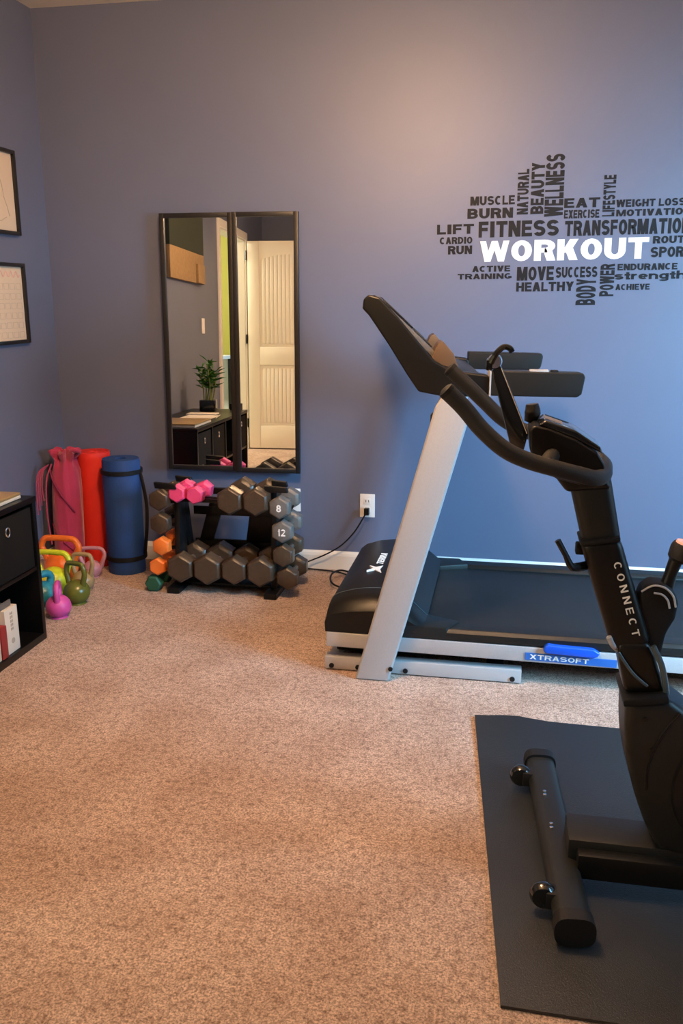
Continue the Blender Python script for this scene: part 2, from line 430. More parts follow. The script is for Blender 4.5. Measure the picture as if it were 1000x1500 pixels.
obj('cord', B().tube([(-3.45, -1.5, ZC), (-3.45, -1.5, 1.92)], .004, 8, 1), M['black'], t)
obj('lamp_shade', B().lathe([(.10, 1.76), (.095, 1.80), (.06, 1.87), (.025, 1.93), (.012, 1.94)], (-3.45, -1.5, 0), seg=24), M['pend'], t)

# ceiling light (above the frame)
LX, LY = (-.5, 2.0)
t = thing('ceiling_light', 'round frosted globe light hanging under the ceiling above the carpet', 'lamp', (LX, LY, ZC))
obj('canopy', B().lathe([(.05, ZC-.03), (.065, ZC-.02), (.065, ZC)], (LX, LY, 0), seg=32), M['trim'], t)
obj('rod', B().lathe([(.008, ZC-.19), (.008, ZC-.02)], (LX, LY, 0), seg=12), M['trim'], t)
obj('lamp_shade', B().lathe([(.12*math.cos(-math.pi/2+math.pi*k/16), ZC-.30+.12*math.sin(-math.pi/2+math.pi*k/16)) for k in range(17)], (LX, LY, 0), seg=32), M['lamp'], t)

# ------------------------------------------------------------------ word decal
WORDS = [
    ('MUSCLE', -0.087, 1.700, 0.189, 0.0370, 0),
    ('BURN', -0.095, 1.648, 0.194, 0.0420, 0),
    ('LIFT', -0.242, 1.584, 0.160, 0.0410, 0),
    ('CARDIO', -0.238, 1.537, 0.142, 0.0290, 0),
    ('RUN', -0.219, 1.497, 0.105, 0.0360, 0),
    ('FITNESS', 0.028, 1.583, 0.339, 0.0660, 0),
    ('WORKOUT', 0.219, 1.494, 0.704, 0.0870, 0),
    ('TRANSFORMATION', 0.477, 1.584, 0.509, 0.0620, 0),
    ('EAT', 0.287, 1.684, 0.147, 0.0390, 0),
    ('EXERCISE', 0.288, 1.639, 0.145, 0.0340, 0),
    ('NATURAL', 0.040, 1.732, 0.047, 0.1830, 1),
    ('BEAUTY', 0.100, 1.745, 0.054, 0.2060, 1),
    ('WELLNESS', 0.170, 1.755, 0.077, 0.2500, 1),
    ('LIFESTYLE', 0.396, 1.710, 0.049, 0.1650, 1),
    ('WEIGHT LOSS', 0.564, 1.680, 0.276, 0.0300, 0),
    ('MOTIVATION', 0.579, 1.642, 0.300, 0.0270, 0),
    ('ROUTINE', 0.687, 1.532, 0.202, 0.0300, 0),
    ('SPORT', 0.663, 1.482, 0.165, 0.0420, 0),
    ('ACTIVE', -0.081, 1.417, 0.164, 0.0250, 0),
    ('TRAINING', -0.109, 1.385, 0.234, 0.0240, 0),
    ('MOVE', 0.109, 1.396, 0.157, 0.0580, 0),
    ('SUCCESS', 0.282, 1.401, 0.174, 0.0450, 0),
    ('HEALTHY', 0.152, 1.341, 0.244, 0.0390, 0),
    ('BODY', 0.326, 1.318, 0.082, 0.1100, 1),
    ('POWER', 0.411, 1.367, 0.059, 0.1340, 1),
    ('ENDURANCE', 0.572, 1.422, 0.243, 0.0270, 0),
    ('strength', 0.585, 1.383, 0.291, 0.0420, 0),
    ('ACHIEVE', 0.518, 1.339, 0.140, 0.0250, 0),
]
t = thing('wall_word_decal', 'cluster of black and white vinyl workout words on the wall above the treadmill', 'wall decal', (.2, YB, 1.5))
for body, x, z, w_, h_, up in WORDS:
    vert = bool(up)
    tm = text_mesh(body, h_ if vert else w_, w_ if vert else h_, .0012, 1.5 if body == 'strength' else 1.12, .10)
    s = .014
    if vert: place(tm, (-s, 0, 1), (-1, 0, -s), (x, YB-.0002, z))
    else: place(tm, (1, 0, s), (-s, 0, 1), (x, YB-.0002, z))
    white = body == 'WORKOUT'
    o = obj('word', tm, M['white' if white else 'vinyl'], t, 0)
    mark(o, 'large white word WORKOUT' if white else 'black word %s' % body)

# ------------------------------------------------------------------ mirrors
def mirror(x0, x1, z0, z1, label):
    w_, h_ = x1-x0, z1-z0
    t = thing('wall_mirror', label, 'mirror', ((x0+x1)/2, YB-.044, (z0+z1)/2), 'mirrors side by side on the back wall', own=True)
    t.rotation_euler = (R(-1.3), 0, R(2.4))
    f = .021
    b = B()
    for a, c in (((-w_/2, -h_/2), (-w_/2+f, h_/2)), ((w_/2-f, -h_/2), (w_/2, h_/2)), ((-w_/2+f, -h_/2), (w_/2-f, -h_/2+f)), ((-w_/2+f, h_/2-f), (w_/2-f, h_/2))):
        b.box((a[0], -.012, a[1]), (c[0], .012, c[1]), .002)
    obj('mirror_frame', b, M['frame'], t)
    obj('mirror_pane', B().box((-w_/2+f-.003, -.004, -h_/2+f-.003), (w_/2-f+.003, 0, h_/2-f+.003)), M['mirror'], t, 0)
    obj('backing_board', B().box((-w_/2+.01, .001, -h_/2+.01), (w_/2-.01, .010, h_/2-.01)), M['frame'], t, 0)
mirror(-1.588, -1.247, .485, 1.668, 'left of the two black-framed mirrors, reflecting the plant and the doorway')
mirror(-1.243, -.938, .482, 1.668, 'right of the two black-framed mirrors, reflecting the white door')

# ------------------------------------------------------------------ outlets, switch, art
def plate(name, x, z, label, cat='wall outlet'):
    t = thing(name, label, cat, (x, YB, z))
    obj('cover_plate', B().box((x-.036, YB-.006, z-.057), (x+.036, YB, z+.057), .003), M['white'], t)
    for dz in (-.022, .022):
        s = obj('socket', B().box((x-.016, YB-.009, z+dz-.014), (x+.016, YB-.005, z+dz+.014), .003), M['white'], t)
        sl = B(); sl.box((x-.008, YB-.0095, z+dz-.004), (x-.005, YB-.0085, z+dz+.007)); sl.box((x+.005, YB-.0095, z+dz-.004), (x+.008, YB-.0085, z+dz+.007))
        obj('slot', sl, M['black'], s, 0)
plate('wall_outlet', -.621, .327, 'white wall outlet with a black plug in it, left of the treadmill')
plate('wall_outlet', -.985, .34, 'white wall outlet half hidden behind the right end of the dumbbell rack')
t = thing('light_switch', 'white light switch plate on the left wall, seen in the left mirror', 'light switch', (XL, 1.0, 1.2))
obj('cover_plate', B().box((XL, .96, 1.14), (XL+.006, 1.04, 1.26), .002), M['white'], t)
obj('rocker', B().box((XL+.005, .985, 1.167), (XL+.010, 1.015, 1.233), .002), M['white'], t)

def picture(y0, y1, z0, z1, label, kind):
    t = thing('framed_print', label, 'picture', (XL, (y0+y1)/2, (z0+z1)/2))
    f = .016; b = B()
    for a, c in (((y0, z0), (y0+f, z1)), ((y1-f, z0), (y1, z1)), ((y0+f, z0), (y1-f, z0+f)), ((y0+f, z1-f), (y1-f, z1))):
        b.box((XL+.001, a[0], a[1]), (XL+.022, c[0], c[1]), .002)
    obj('picture_frame', b, M['frame'], t)
    obj('sheet', B().box((XL+.002, y0+f-.002, z0+f-.002), (XL+.008, y1-f+.002, z1-f+.002)), M['paper'], t, 0)
    xs = XL+.0088
    if kind == 'list':
        b = B(); yy1 = y1-.030
        for col in range(5):
            for k in range(6):
                ya = yy1-.040-col*.048; zc = z1-.088-k*.042; hh = .026; ww = .038; e = .0011
                b.box((xs-.001, ya, zc-hh), (xs, ya+ww, zc-hh+e)); b.box((xs-.001, ya, zc-e), (xs, ya+ww, zc))
                b.box((xs-.001, ya, zc-hh), (xs, ya+e, zc)); b.box((xs-.001, ya+ww-e, zc-hh), (xs, ya+ww, zc))
        obj('boxes', b, M['ink'], t, 0)
        b = B()
        pts = [(xs, y1-.235+.2*i/24, z1-.048+.013*math.sin(i*1.3)) for i in range(25)]
        b.tube(pts, .0022, 6, 3)
        obj('heading', b, M['pinkink'], t)
    else:
        b = B(); yc = (y0+y1)/2; zc = (z0+z1)/2
        b.tube([(xs, yc-.05, zc+.11), (xs, yc+.03, zc+.05), (xs, yc+.05, zc-.02), (xs, yc+.07, zc-.06), (xs, yc+.085, zc-.10)], .0016, 6, 6)
        b.tube([(xs, yc-.09, zc-.1), (xs, yc-.06, zc), (xs, yc-.02, zc+.09)], .0012, 6, 6)
        b.tube([(xs, yc-.06, zc-.11), (xs, yc, zc-.125), (xs, yc+.06, zc-.105)], .0012, 6, 6)
        obj('line_drawing', b, M['ink'], t)
picture(3.43, 3.73, 1.562, 1.917, 'upper black-framed print with a thin line drawing on the left wall', 'drawing')
picture(3.43, 3.735, 1.093, 1.443, 'lower black-framed chart with small empty boxes on the left wall', 'list')
# large canvas further along the left wall, seen only in the mirror
t = thing('canvas_picture', 'large dark green and tan canvas high on the left wall, seen in the left mirror', 'picture', (XL, 1.35, 1.9))
obj('canvas', B().box((XL, 1.04, 1.52), (XL+.03, 1.95, 1.74), .003), M['kraft'], t)
mark(obj('canvas', B().box((XL, 1.04, 1.74), (XL+.03, 1.95, 2.2), .003), M['dkgreen'], t), 'dark green upper canvas')
mark(obj('pocket', B().box((XL+.028, 1.08, 1.52), (XL+.05, 1.28, 1.66), .003), M['kraft'], t), 'small tan box at its corner')

# ------------------------------------------------------------------ cabinet
CX, CY0, CY1, CH = -1.72, 1.43, 2.92, .572
def cabinet():
    t = thing('cube_cabinet', 'long low black cube cabinet against the left wall', 'cabinet', (-1.94, (CY0+CY1)/2, 0))
    th = .022; xb = XL+.018; n = 4; w_ = (CY1-CY0-th)/n
    b = B()
    b.box((xb, CY0, CH-th), (CX+.004, CY1, CH), .002); obj('top_panel', b, M['cabinet'], t)
    b = B(); b.box((xb, CY0, .0), (CX, CY1, .028), .001); obj('bottom_panel', b, M['cabinet'], t)
    for i in range(n+1):
        obj('side_panel', B().box((xb, CY0+i*w_, .028), (CX, CY0+i*w_+th, CH-th), .001), M['cabinet'], t)
    obj('shelf', B().box((xb, CY0+.01, .285), (CX-.004, CY1-.01, .300), .001), M['cabinet'], t)
    obj('back_panel', B().box((xb-.004, CY0, .0), (xb, CY1, CH)), M['cabinet'], t)
    return w_, th
cw, cth = cabinet()
BINS = ['black fabric bin with a ring pull, nearest the kettlebells in the cabinet',
        'black fabric bin with a ring pull, second from the kettlebell end of the cabinet',
        'black fabric bin with a ring pull at the cabinet end farthest from the kettlebells']
for lab, i in zip(BINS, (3, 2, 0)):
    y0 = CY0+i*cw+cth+.006; y1 = CY0+(i+1)*cw-.006; z0, z1 = .302, .535
    t = thing('fabric_bin', lab, 'storage bin', (CX-.2, (y0+y1)/2, z0), 'fabric bins in the cabinet')
    b = B(); xf = CX-.006
    b.box((xf-.012, y0, z0), (xf, y1, z1), .004); b.box((xf-.36, y0, z0), (xf-.35, y1, z1)); b.box((xf-.36, y0, z0), (xf-.01, y0+.008, z1))
    b.box((xf-.36, y1-.008, z0), (xf-.01, y1, z1)); b.box((xf-.36, y0, z0), (xf-.01, y1, z0+.008))
    obj('bin_body', b, M['fabric'], t)
    yc = (y0+y1)/2
    pts = [(xf+.003, yc+.013*math.cos(a), z1-.055+.017*math.sin(a)) for a in [2*math.pi*k/12 for k in range(12)]]
    obj('ring_pull', B().tube(pts, .0028, 8, 2, closed=True), M['chrome'], t)
# books in the lower cubbies
def book(name, lab, y0, y1, x0, x1, z0, z1, m, group='books in the lower cubby', title=None):
    t = thing(name, lab, 'book', ((x0+x1)/2, (y0+y1)/2, z0), group)
    obj('cover', B().box((x0, y0, z0), (x1, y1, z1), .002), m, t)
    obj('pages', B().box((x0-.003, y0+.003, z0+.003), (x0+.003, y1-.003, z1+.0006)), M['paper'], t)
    if title:
        tm = B(); zc = (z0+z1)/2+.03; yc = (y0+y1)/2
        for k in range(5):   # blurred, unreadable spine characters
            for q in range(2): tm.box((x1-.0002, yc-.008+q*.010, zc+.030-k*.015), (x1+.0004, yc-.002+q*.010, zc+.040-k*.015))
            tm.box((x1-.0002, yc-.008, zc+.033-k*.015+(k % 2)*.004), (x1+.0004, yc+.008, zc+.0355-k*.015+(k % 2)*.004))
        obj('spine_title', tm, M['ink'], t, 0)
        c = B().lathe([(.001, 0), (.011, 0), (.011, .0006), (.001, .0006)], (x1+.0002, (y0+y1)/2, z0+.045), 'x', 18); obj('emblem', c, M['ink'], t)
book('book', 'thick white book with vertical spine lettering at the end of the lower cubby', 2.668, 2.752, -1.96, CX-.012, .029, .200, M['book_white'], title=True)
book('book', 'dark red book beside the thick white one in the lower cubby', 2.628, 2.665, -1.96, CX-.006, .029, .150, M['book_red'])
book('book', 'thin pale book beside the dark red one in the lower cubby', 2.600, 2.625, -1.95, CX-.01, .029, .17, M['paper'])
for k, (hh, mm, lab) in enumerate(((.19, 'book_white', 'white book standing in the middle lower cubby, seen in the mirror'), (.17, 'book_red', 'red book standing in the middle lower cubby'), (.20, 'grey_dark', 'charcoal book standing in the middle lower cubby'))):
    book('book', lab, 2.20+k*.045, 2.24+k*.045, -1.96, CX-.02, .029, .029+hh, M[mm], 'books in the middle lower cubby')
t = thing('desk_tray', 'clear tray standing on the books in the lower cubby', 'tray', (-1.84, 2.71, .2))
obj('tray', B().box((-1.93, 2.64, .2), (-1.745, 2.735, .206), .002).box((-1.75, 2.64, .206), (-1.745, 2.735, .225), .001), M['iron_light'], t)
# on top
t = thing('laptop', 'closed bronze-coloured laptop with an edge highlight painted pale on the cabinet top', 'laptop', (-1.88, 2.67, CH))
b = B(); b.box((-2.02, 2.47, CH+.001), (-1.745, 2.868, CH+.014), .004); obj('base', b, M['book_white'], t)  # pale base colour stands in for the bright glint along the edge
obj('lid', B().box((-2.02, 2.47, CH+.0145), (-1.745, 2.868, CH+.024), .003), M['bronze'], t)
t = tag(obj('paper_sheet', B().box((-2.02, 2.02, CH), (-1.80, 2.32, CH+.003)), M['white'], None, 0), 'loose white papers on the cabinet top, seen in the left mirror', 'paper')
t = tag(obj('notebook', B().box((-2.05, 1.86, CH), (-1.84, 1.99, CH+.008), .002), M['white'], None), 'small white notebook on the cabinet top next to the plant, seen in the mirror', 'notebook')
t = tag(obj('pen', B().tube([(-1.79, 2.05, CH+.005), (-1.76, 2.30, CH+.005)], .005, 10, 1), M['chrome'], None), 'slim silver pen near the front edge of the cabinet top', 'pen')
t = tag(obj('small_box', B().box((-1.84, 1.45, CH), (-1.75, 1.53, CH+.05), .004), M['cabinet'], None), 'small black box at the far end of the cabinet top, seen in the mirror', 'box')
# lucky bamboo
px, py = -1.97, 1.66
t = thing('potted_bamboo', 'leafy green bamboo in a square black pot on the cabinet, seen in the mirror', 'plant', (px, py, CH))
b = B(); b.prism([(-.055, -.055), (.055, -.055), (.055, .055), (-.055, .055)], 'z', CH, CH+.085, .006, Matrix.Translation((px, py, 0)))
obj('pot', b, M['gloss'], t)
st = B(); lf = B()
for k in range(9):
    a = k*2.4; r0 = .02+.015*(k % 2); h_ = .17+.03*(k % 4)
    p0 = Vector((px+r0*math.cos(a), py+r0*math.sin(a), CH+.08)); p1 = p0+Vector((.03*math.cos(a+1), .03*math.sin(a+1), h_))
    st.tube([p0, (p0+p1)/2+Vector((.008, 0, 0)), p1], .005, 8, 4)
    for j in range(13):
        q = p0.lerp(p1, .45+.6*j/12); an = random.uniform(0, 6.28); ln = random.uniform(.06, .11); up = random.uniform(.2, 1.1)
        d = Vector((math.cos(an), math.sin(an), up)).normalized(); s_ = Vector((-math.sin(an), math.cos(an), 0))*.009
        tip = q+d*ln; md = q+d*ln*.45+Vector((0, 0, .006))
        v = [q-s_*.2, q+s_*.2, md+s_, tip-Vector((0, 0, .012)), md-s_]
        lf._add([tuple(x) for x in v], [(0, 1, 2, 3, 4)])
obj('stalks', st, M['cane'], t); obj('foliage', lf, M['leaf'], t)

# ------------------------------------------------------------------ rolled mats
def spiral_pts(r_in, r_out, turns, th):
    n = int(turns*26); o, i_ = [], []
    for k in range(n+1):
        a = k/n*turns*2*math.pi; r = r_in+(r_out-r_in)*k/n
        o.append((r*math.cos(a), r*math.sin(a))); i_.append(((r-th)*math.cos(a), (r-th)*math.sin(a)))
    return o, i_
def roll_bm(r_out, h, turns, th, base, top, rin=.02):
    """a rolled sheet standing from base to top (its axis may lean)"""
    o, i_ = spiral_pts(rin+th, r_out, turns, th*.86)
    b = B(); A = Vector(base); T = Vector(top)
    n = len(o); rows = []
    for z in (0, .012, h-.012, h):
        e = .0015 if z in (0, h) else 0
        c = A.lerp(T, z/h)
        rows.append(([b.bm.verts.new(c+Vector((x*(1-e/.05), y*(1-e/.05), 0))) for x, y in o], [b.bm.verts.new(c+Vector((x, y, 0))) for x, y in i_]))
    f = b.bm.faces.new
    for q in range(3):
        (o0, i0), (o1, i1) = rows[q], rows[q+1]
        for k in range(n-1):
            f((o0[k], o0[k+1], o1[k+1], o1[k])); f((i0[k+1], i0[k], i1[k], i1[k+1]))
        f((o0[-1], i0[-1], i1[-1], o1[-1])); f((i0[0], o0[0], o1[0], i1[0]))
    for (oo, ii), fl in ((rows[0], 1), (rows[-1], 0)):
        for k in range(n-1):
            f((oo[k], oo[k+1], ii[k+1], ii[k]) if not fl else (ii[k], ii[k+1], oo[k+1], oo[k]))
    bmesh.ops.recalc_face_normals(b.bm, faces=b.bm.faces)
    return b
bx_, by_ = -1.775, 3.80
t = thing('exercise_mat', 'rolled blue exercise mat with two black straps beside the dumbbell rack', 'exercise mat', (bx_, by_, 0), 'rolled mats in the corner')
obj('foam_roll', roll_bm(.095, .555, 6, .0125, (bx_, by_, 0), (bx_, by_, .555)), M['bluemat'], t, 50)
for z in (.075, .495):
    obj('strap', B().lathe([(.0955, z-.011), (.0975, z-.010), (.0975, z+.010), (.0955, z+.011)], (bx_, by_, 0), seg=40), M['blackmatte'], t)
sp = [(bx_+.097, by_-.01, .49), (bx_+.112, by_-.02, .44), (bx_+.125, by_-.02, .34), (bx_+.122, by_-.02, .24), (bx_+.108, by_-.015, .14), (bx_+.097, by_-.01, .08)]
obj('carry_strap', B().tube(sp, .009, 8, 6, flat=(.25, 1)), M['blackmatte'], t)
t = thing('exercise_mat', 'rolled bright red mat standing between the magenta bag and the blue mat', 'exercise mat', (-1.965, 3.88, 0), 'rolled mats in the corner')
obj('foam_roll', roll_bm(.086, .565, 8, .0085, (-1.968, 3.885, 0), (-1.966, 3.905, .565), .012), M['redmat'], t, 50)
# magenta cloth bag with drawstring
t = thing('yoga_mat_bag', 'magenta cloth mat bag with a gathered top leaning in the corner beside the red mat', 'bag', (-2.085, 3.76, 0))
rings = []; ns = 40
for z, r, wav in ((0, .052, .0), (.008, .066, 0), (.1, .070, .002), (.25, .070, .0025), (.40, .068, .003), (.49, .062, .004), (.53, .045, .008), (.545, .040, .010), (.565, .050, .014), (.585, .056, .016), (.592, .046, .016), (.575, .03, .012), (.55, .012, .004)):
    cx_ = -2.045; cy_ = 3.745+.05*z; ring = []
    for k in range(ns):
        a = 2*math.pi*k/ns; rr = r+wav*math.sin(a*7+z*9)+wav*.5*math.sin(a*11+2)
        ring.append(Vector((cx_+rr*math.cos(a), cy_+rr*math.sin(a), z+wav*.6*math.sin(a*5))))
    rings.append(ring)
obj('bag_body', B().loft(rings), M['bag'], t, 60)
for za, zb, sgn, nm in ((.50, .30, 1, 'shoulder_strap'), (.24, .10, 1, 'seam')):
    pts = []
    for k in range(14):
        u = k/13; z = za+(zb-za)*u; a_ = -2.55+1.9*u; rr = .0715
        pts.append((-2.045+rr*math.cos(a_), 3.745+.05*z+rr*math.sin(a_), z))
    obj(nm, B().tube(pts, .0032 if nm == 'seam' else .0045, 8, 2), M['bag_dark'], t)
b = B()
for k in range(4):
    b.tube([(-2.095, 3.70, .53), (-2.118-.004*k, 3.69-.006*k, .50), (-2.122-.005*k, 3.675-.008*k, .44), (-2.116-.006*k, 3.67-.010*k, .36-.02*k)], .0028, 6, 5)
b.tube([(-2.09, 3.72, .53), (-2.112, 3.70, .45), (-2.116, 3.69, .30), (-2.110, 3.70, .14)], .0035, 6, 6)
b.tube([(-2.03, 3.77, .55), (-1.99, 3.74, .595), (-1.965, 3.76, .585), (-2.0, 3.78, .56)], .010, 8, 5)
obj('drawstring', b, M['bag'], t)

# ------------------------------------------------------------------ kettlebells
KM = {}
def kettlebell(lab, m, x, y, rb, hw, hh, rt, rz, neck=.75):
    """rb body radius, hw outer handle width, hh full height, rt handle tube radius"""
    t = thing('kettlebell', lab, 'kettlebell', (x, y, 0), 'kettlebells by the cabinet', own=True, rz=rz)
    body = B(); prof = [(.001, 0), (rb*.62, 0), (rb*.70, rb*.03)]
    for k in range(1, 15):
        a = -math.pi/2*.72+(math.pi*.86)*k/14; prof.append((rb*math.cos(a), rb*.92+rb*.95*math.sin(a)))
    prof.append((.001, prof[-1][1]+.001))
    body.lathe(prof, seg=32); obj('body', body, m, t)
    zt = hh-rt; w2 = hw/2-rt; zn = rb*1.35
    pts = [(-w2*.62, 0, zn-.015), (-w2*.86, 0, zn+(zt-zn)*.30), (-w2, 0, zn+(zt-zn)*.62), (-w2*.80, 0, zt-.006), (-w2*.4, 0, zt), (w2*.4, 0, zt), (w2*.80, 0, zt-.006), (w2, 0, zn+(zt-zn)*.62), (w2*.86, 0, zn+(zt-zn)*.30), (w2*.62, 0, zn-.015)]
    obj('handle', B().tube(pts, [rt*1.25, rt*1.1, rt, rt, rt, rt, rt, rt, rt*1.1, rt*1.25], 14, 5), m, t)
kettlebell('big bright orange kettlebell at the back, standing against the magenta bag', M['kb_orange'], -2.00, 3.575, .078, .215, .225, .0145, 0)
kettlebell('lime yellow kettlebell in front of the orange one, partly hidden by the cabinet', M['kb_lime'], -1.955, 3.42, .065, .185, .203, .0125, 0)
kettlebell('teal kettlebell between the cabinet and the orchid pink one', M['kb_teal'], -1.91, 3.24, .062, .12, .162, .016, R(60))
kettlebell('orchid pink kettlebell nearest the cabinet front, its handle seen edge-on', M['kb_magenta'], -1.785, 3.14, .052, .105, .155, .0125, R(112))
kettlebell('glossy olive green kettlebell in the front row beside the orchid pink one', M['kb_olive'], -1.79, 3.31, .057, .118, .192, .011, R(-12))
kettlebell('tan kettlebell just behind the olive green one', M['kb_beige'], -1.843, 3.478, .05, .118, .180, .010, 0)
kettlebell('small pale rose kettlebell at the right, in front of the red mat', M['kb_rose'], -1.890, 3.665, .044, .14, .152, .009, R(10))

# ------------------------------------------------------------------ dumbbell rack
RY = 3.625
t = thing('dumbbell_rack', 'low black two-tier dumbbell rack standing against the wall under the mirrors', 'dumbbell rack', (-1.2, 3.65, 0))
for x in (-1.425, -.975):
    b = B(); b.prism([(3.57, .02), (3.68, .02), (3.67, .25), (3.66, .47), (3.60, .47), (3.585, .25)], 'x', x-.013, x+.013, .004)
    obj('side_plate', b, M['black'], t)
    b = B(); b.box((x-.03, 3.50, 0), (x+.03, 3.86, .028), .008); obj('foot', b, M['black'], t)
    b = B(); b.prism([(3.60, .47), (3.70, .47), (3.80, .02), (3.76, .02)], 'x', x-.010, x+.010, .003); obj('rear_brace', b, M['black'], t)
for x0, x1, y in ((-1.50, -1.40, 3.545), (-1.46, -1.385, 3.70), (-1.00, -.90, 3.56), (-1.0, -.93, 3.68)):
    b = B(); b.prism([(x0, .475), (x1, .475), (x1-.008, .497), (x0-.006, .503)], 'y', y-.012, y+.012, .003)
    obj('hook_plate', b, M['black'], t)
for z in (.082, .404):
    for y in (3.606, 3.644):
        obj('crossbar', B().box((-1.42, y-.006, z), (-.975, y+.006, z+.018), .002), M['black'], t)
obj('crossbar', B().box((-1.42, 3.79, .40), (-.98, 3.81, .43), .003), M['black'], t)
obj('crossbar', B().box((-1.42, 3.79, .30), (-.98, 3.805, .34), .003), M['black'], t)
b = B(); b.prism([(-1.40, .17), (-1.33, .17), (-1.27, .37), (-1.34, .37)], 'y', 3.80, 3.815, .003); obj('back_panel', b, M['black'], t)
b = B(); b.prism([(-1.17, .17), (-1.00, .17), (-.99, .37), (-1.14, .37)], 'y', 3.80, 3.815, .003); obj('back_panel', b, M['black'], t)
obj('back_panel', B().box((-1.42, 3.80, .10), (-.98, 3.815, .18), .003), M['black'], t)
obj('tray', B().box((-1.42, 3.60, .018), (-.975, 3.80, .030), .002), M['black'], t)
for x, sx in ((-1.425, -1), (-.975, 1)):
    for z in ((.405, .297, .190, .09) if sx < 0 else (.398, .290, .178, .085)):
        b = B(); b.prism([(x, z-.012), (x+sx*.075, z-.018), (x+sx*.085, z+.006), (x+sx*.078, z+.008), (x+sx*.07, z-.004), (x, z+.0)], 'y', 3.618, 3.632, .001)
        obj('saddle', b, M['black'], t)
DM = {}
def dumbbell(lab, kind, x, z, y=RY, tilt=0, rz=0, digit=None, name='dumbbell'):
    Rr, hl, ln, hr, m, hm = kind
    key = (Rr, hl, ln, m.name)
    t = thing(name, lab, 'dumbbell', (x, y, z), 'dumbbells on the rack', own=True)
    t.rotation_euler = (0, tilt, rz)
    if key not in DM:
        hs = []
        for s in (-1, 1):
            b = B()
            hexp = lambda r: [(r*math.sin(math.pi/3*k), r*math.cos(math.pi/3*k)) for k in range(6)]
            ya, yb = s*ln/2, s*(ln/2-hl)
            rings = [[Vector((px_*q, yy, pz_*q)) for px_, pz_ in hexp(Rr)] for yy, q in ((ya, .84), (ya-s*hl*.14, 1), (yb+s*hl*.16, 1), (yb, .72))]
            b.loft(rings); b._bev(b.bm.faces[:], Rr*.03, 1)
            hs.append(finish(b.bm, 'head', m, 25))
        g = B().tube([(0, -ln/2+hl*.8, 0), (0, -ln*.12, 0), (0, 0, 0), (0, ln*.12, 0), (0, ln/2-hl*.8, 0)], [hr*.85, hr, hr*1.12, hr, hr*.85], 16, 4)
        DM[key] = (hs, finish(g.bm, 'handle', hm, 40))
    hs, g = DM[key]
    for me in hs:
        o = bpy.data.objects.new('head', me); C.objects.link(o); o.parent = t
        if me is hs[0] and digit:
            tm = text_mesh(digit, Rr*.42*len(digit)**.7, Rr*.62, .001); place(tm, (1, 0, 0), (0, 0, 1), (0, -ln/2-.0002, 0))
            d = bpy.data.objects.new('weight_number', finish(tm.bm, 'weight_number', M['white'], 0)); C.objects.link(d); d.parent = o
    o = bpy.data.objects.new('handle', g); C.objects.link(o); o.parent = t
I, S = M['iron'], M['steel']
big = (.068, .085, .27, .016, I, S); big2 = (.071, .088, .27, .016, I, S); mid = (.064, .08, .27, .016, I, S)
row = [('big dark hex dumbbell, leftmost in the bottom row of the rack', big, -1.388, .122),
       ('big dark hex dumbbell, second from the left in the bottom row of the rack', big2, -1.262, .122),
       ('dark hex dumbbell, third from the left in the bottom row of the rack', mid, -1.138, .124),
       ('big dark hex dumbbell, fourth from the left in the bottom row of the rack', big, -1.018, .124)]
for lab, k, x, z in row: dumbbell(lab, k, x, z)
tk = (.063, .08, .27, .016, I, S)
dumbbell('big brown-grey hex dumbbell on the top tier, left of the pair', tk, -1.148, .440)
dumbbell('big brown-grey hex dumbbell on the top tier, right of the pair', tk, -1.032, .440)
gl = M['iron_light']; sm = (.051, .06, .235, .014, gl, S); smd = (.052, .06, .235, .014, I, S)
dumbbell('pale grey hex dumbbell with a white number, topmost on the right end of the rack', sm, -.930, .416, digit='8')
dumbbell('pale grey hex dumbbell with a white number, second from the top on the right end', sm, -.920, .309, digit='12')
dumbbell('dark grey hex dumbbell, third from the top on the right end of the rack', smd, -.918, .200)
dumbbell('dark grey hex dumbbell, lowest on the right end of the rack', smd, -.900, .098)
sl = (.050, .055, .22, .013, I, S)
dumbbell('brown-grey hex dumbbell, topmost on the left end of the rack', sl, -1.482, .425)
dumbbell('brown-grey hex dumbbell, second from the top on the left end of the rack', sl, -1.482, .318)
so = (.043, .05, .20, .012, M['orange'], M['orange'])
dumbbell('orange hex dumbbell, upper of the two on the left end of the rack', so, -1.478, .214, 3.61)
dumbbell('orange hex dumbbell, lower of the two on the left end of the rack', (.041, .05, .20, .012, M['orange'], M['orange']), -1.500, .118, 3.61)
pk = (.042, .055, .17, .014, M['pink'], M['pink'])
dumbbell('pink hex dumbbell on the top tier, left of the pink pair', pk, -1.405, .452)
dumbbell('pink hex dumbbell on the top tier, right of the pink pair', pk, -1.322, .448, tilt=.15)
dumbbell('small dark green hex dumbbell on the carpet under the left end of the rack', (.040, .05, .18, .012, M['green'], M['green']), -1.525, .036, 3.60, tilt=R(30))

# ------------------------------------------------------------------ treadmill
T0 = (0, 3.25, 0)
t = thing('treadmill', 'big silver and black treadmill parked along the blue wall', 'treadmill', T0)
NY, FY = 2.83, 3.66        # near and far rail
def rail(x0, x1, y, z0, z1, name, slope=0):
    b = B(); b.prism([(x0, z0), (x1, z0-slope), (x1, z1-slope), (x0, z1)], 'y', y, y+.045, .004); return obj(name, b, M['silver'], t)
rail(-.59, .10, NY, .004, .052, 'base_rail'); rail(-.59, .10, FY-.045, .004, .052, 'base_rail')
obj('base_crossbar', B().box((-.58, NY+.045, .006), (-.53, FY-.045, .05), .004), M['silver'], t)
obj('base_crossbar', B().box((-.02, NY+.045, .006), (.04, FY-.045, .05), .004), M['blackmatte'], t)
for x in (-.565, -.47, -.30, .07):
    obj('bolt', B().lathe([(.009, NY-.004), (.009, NY+.002)], (x, 0, .018), 'y', 12), M['blackmatte'], t)
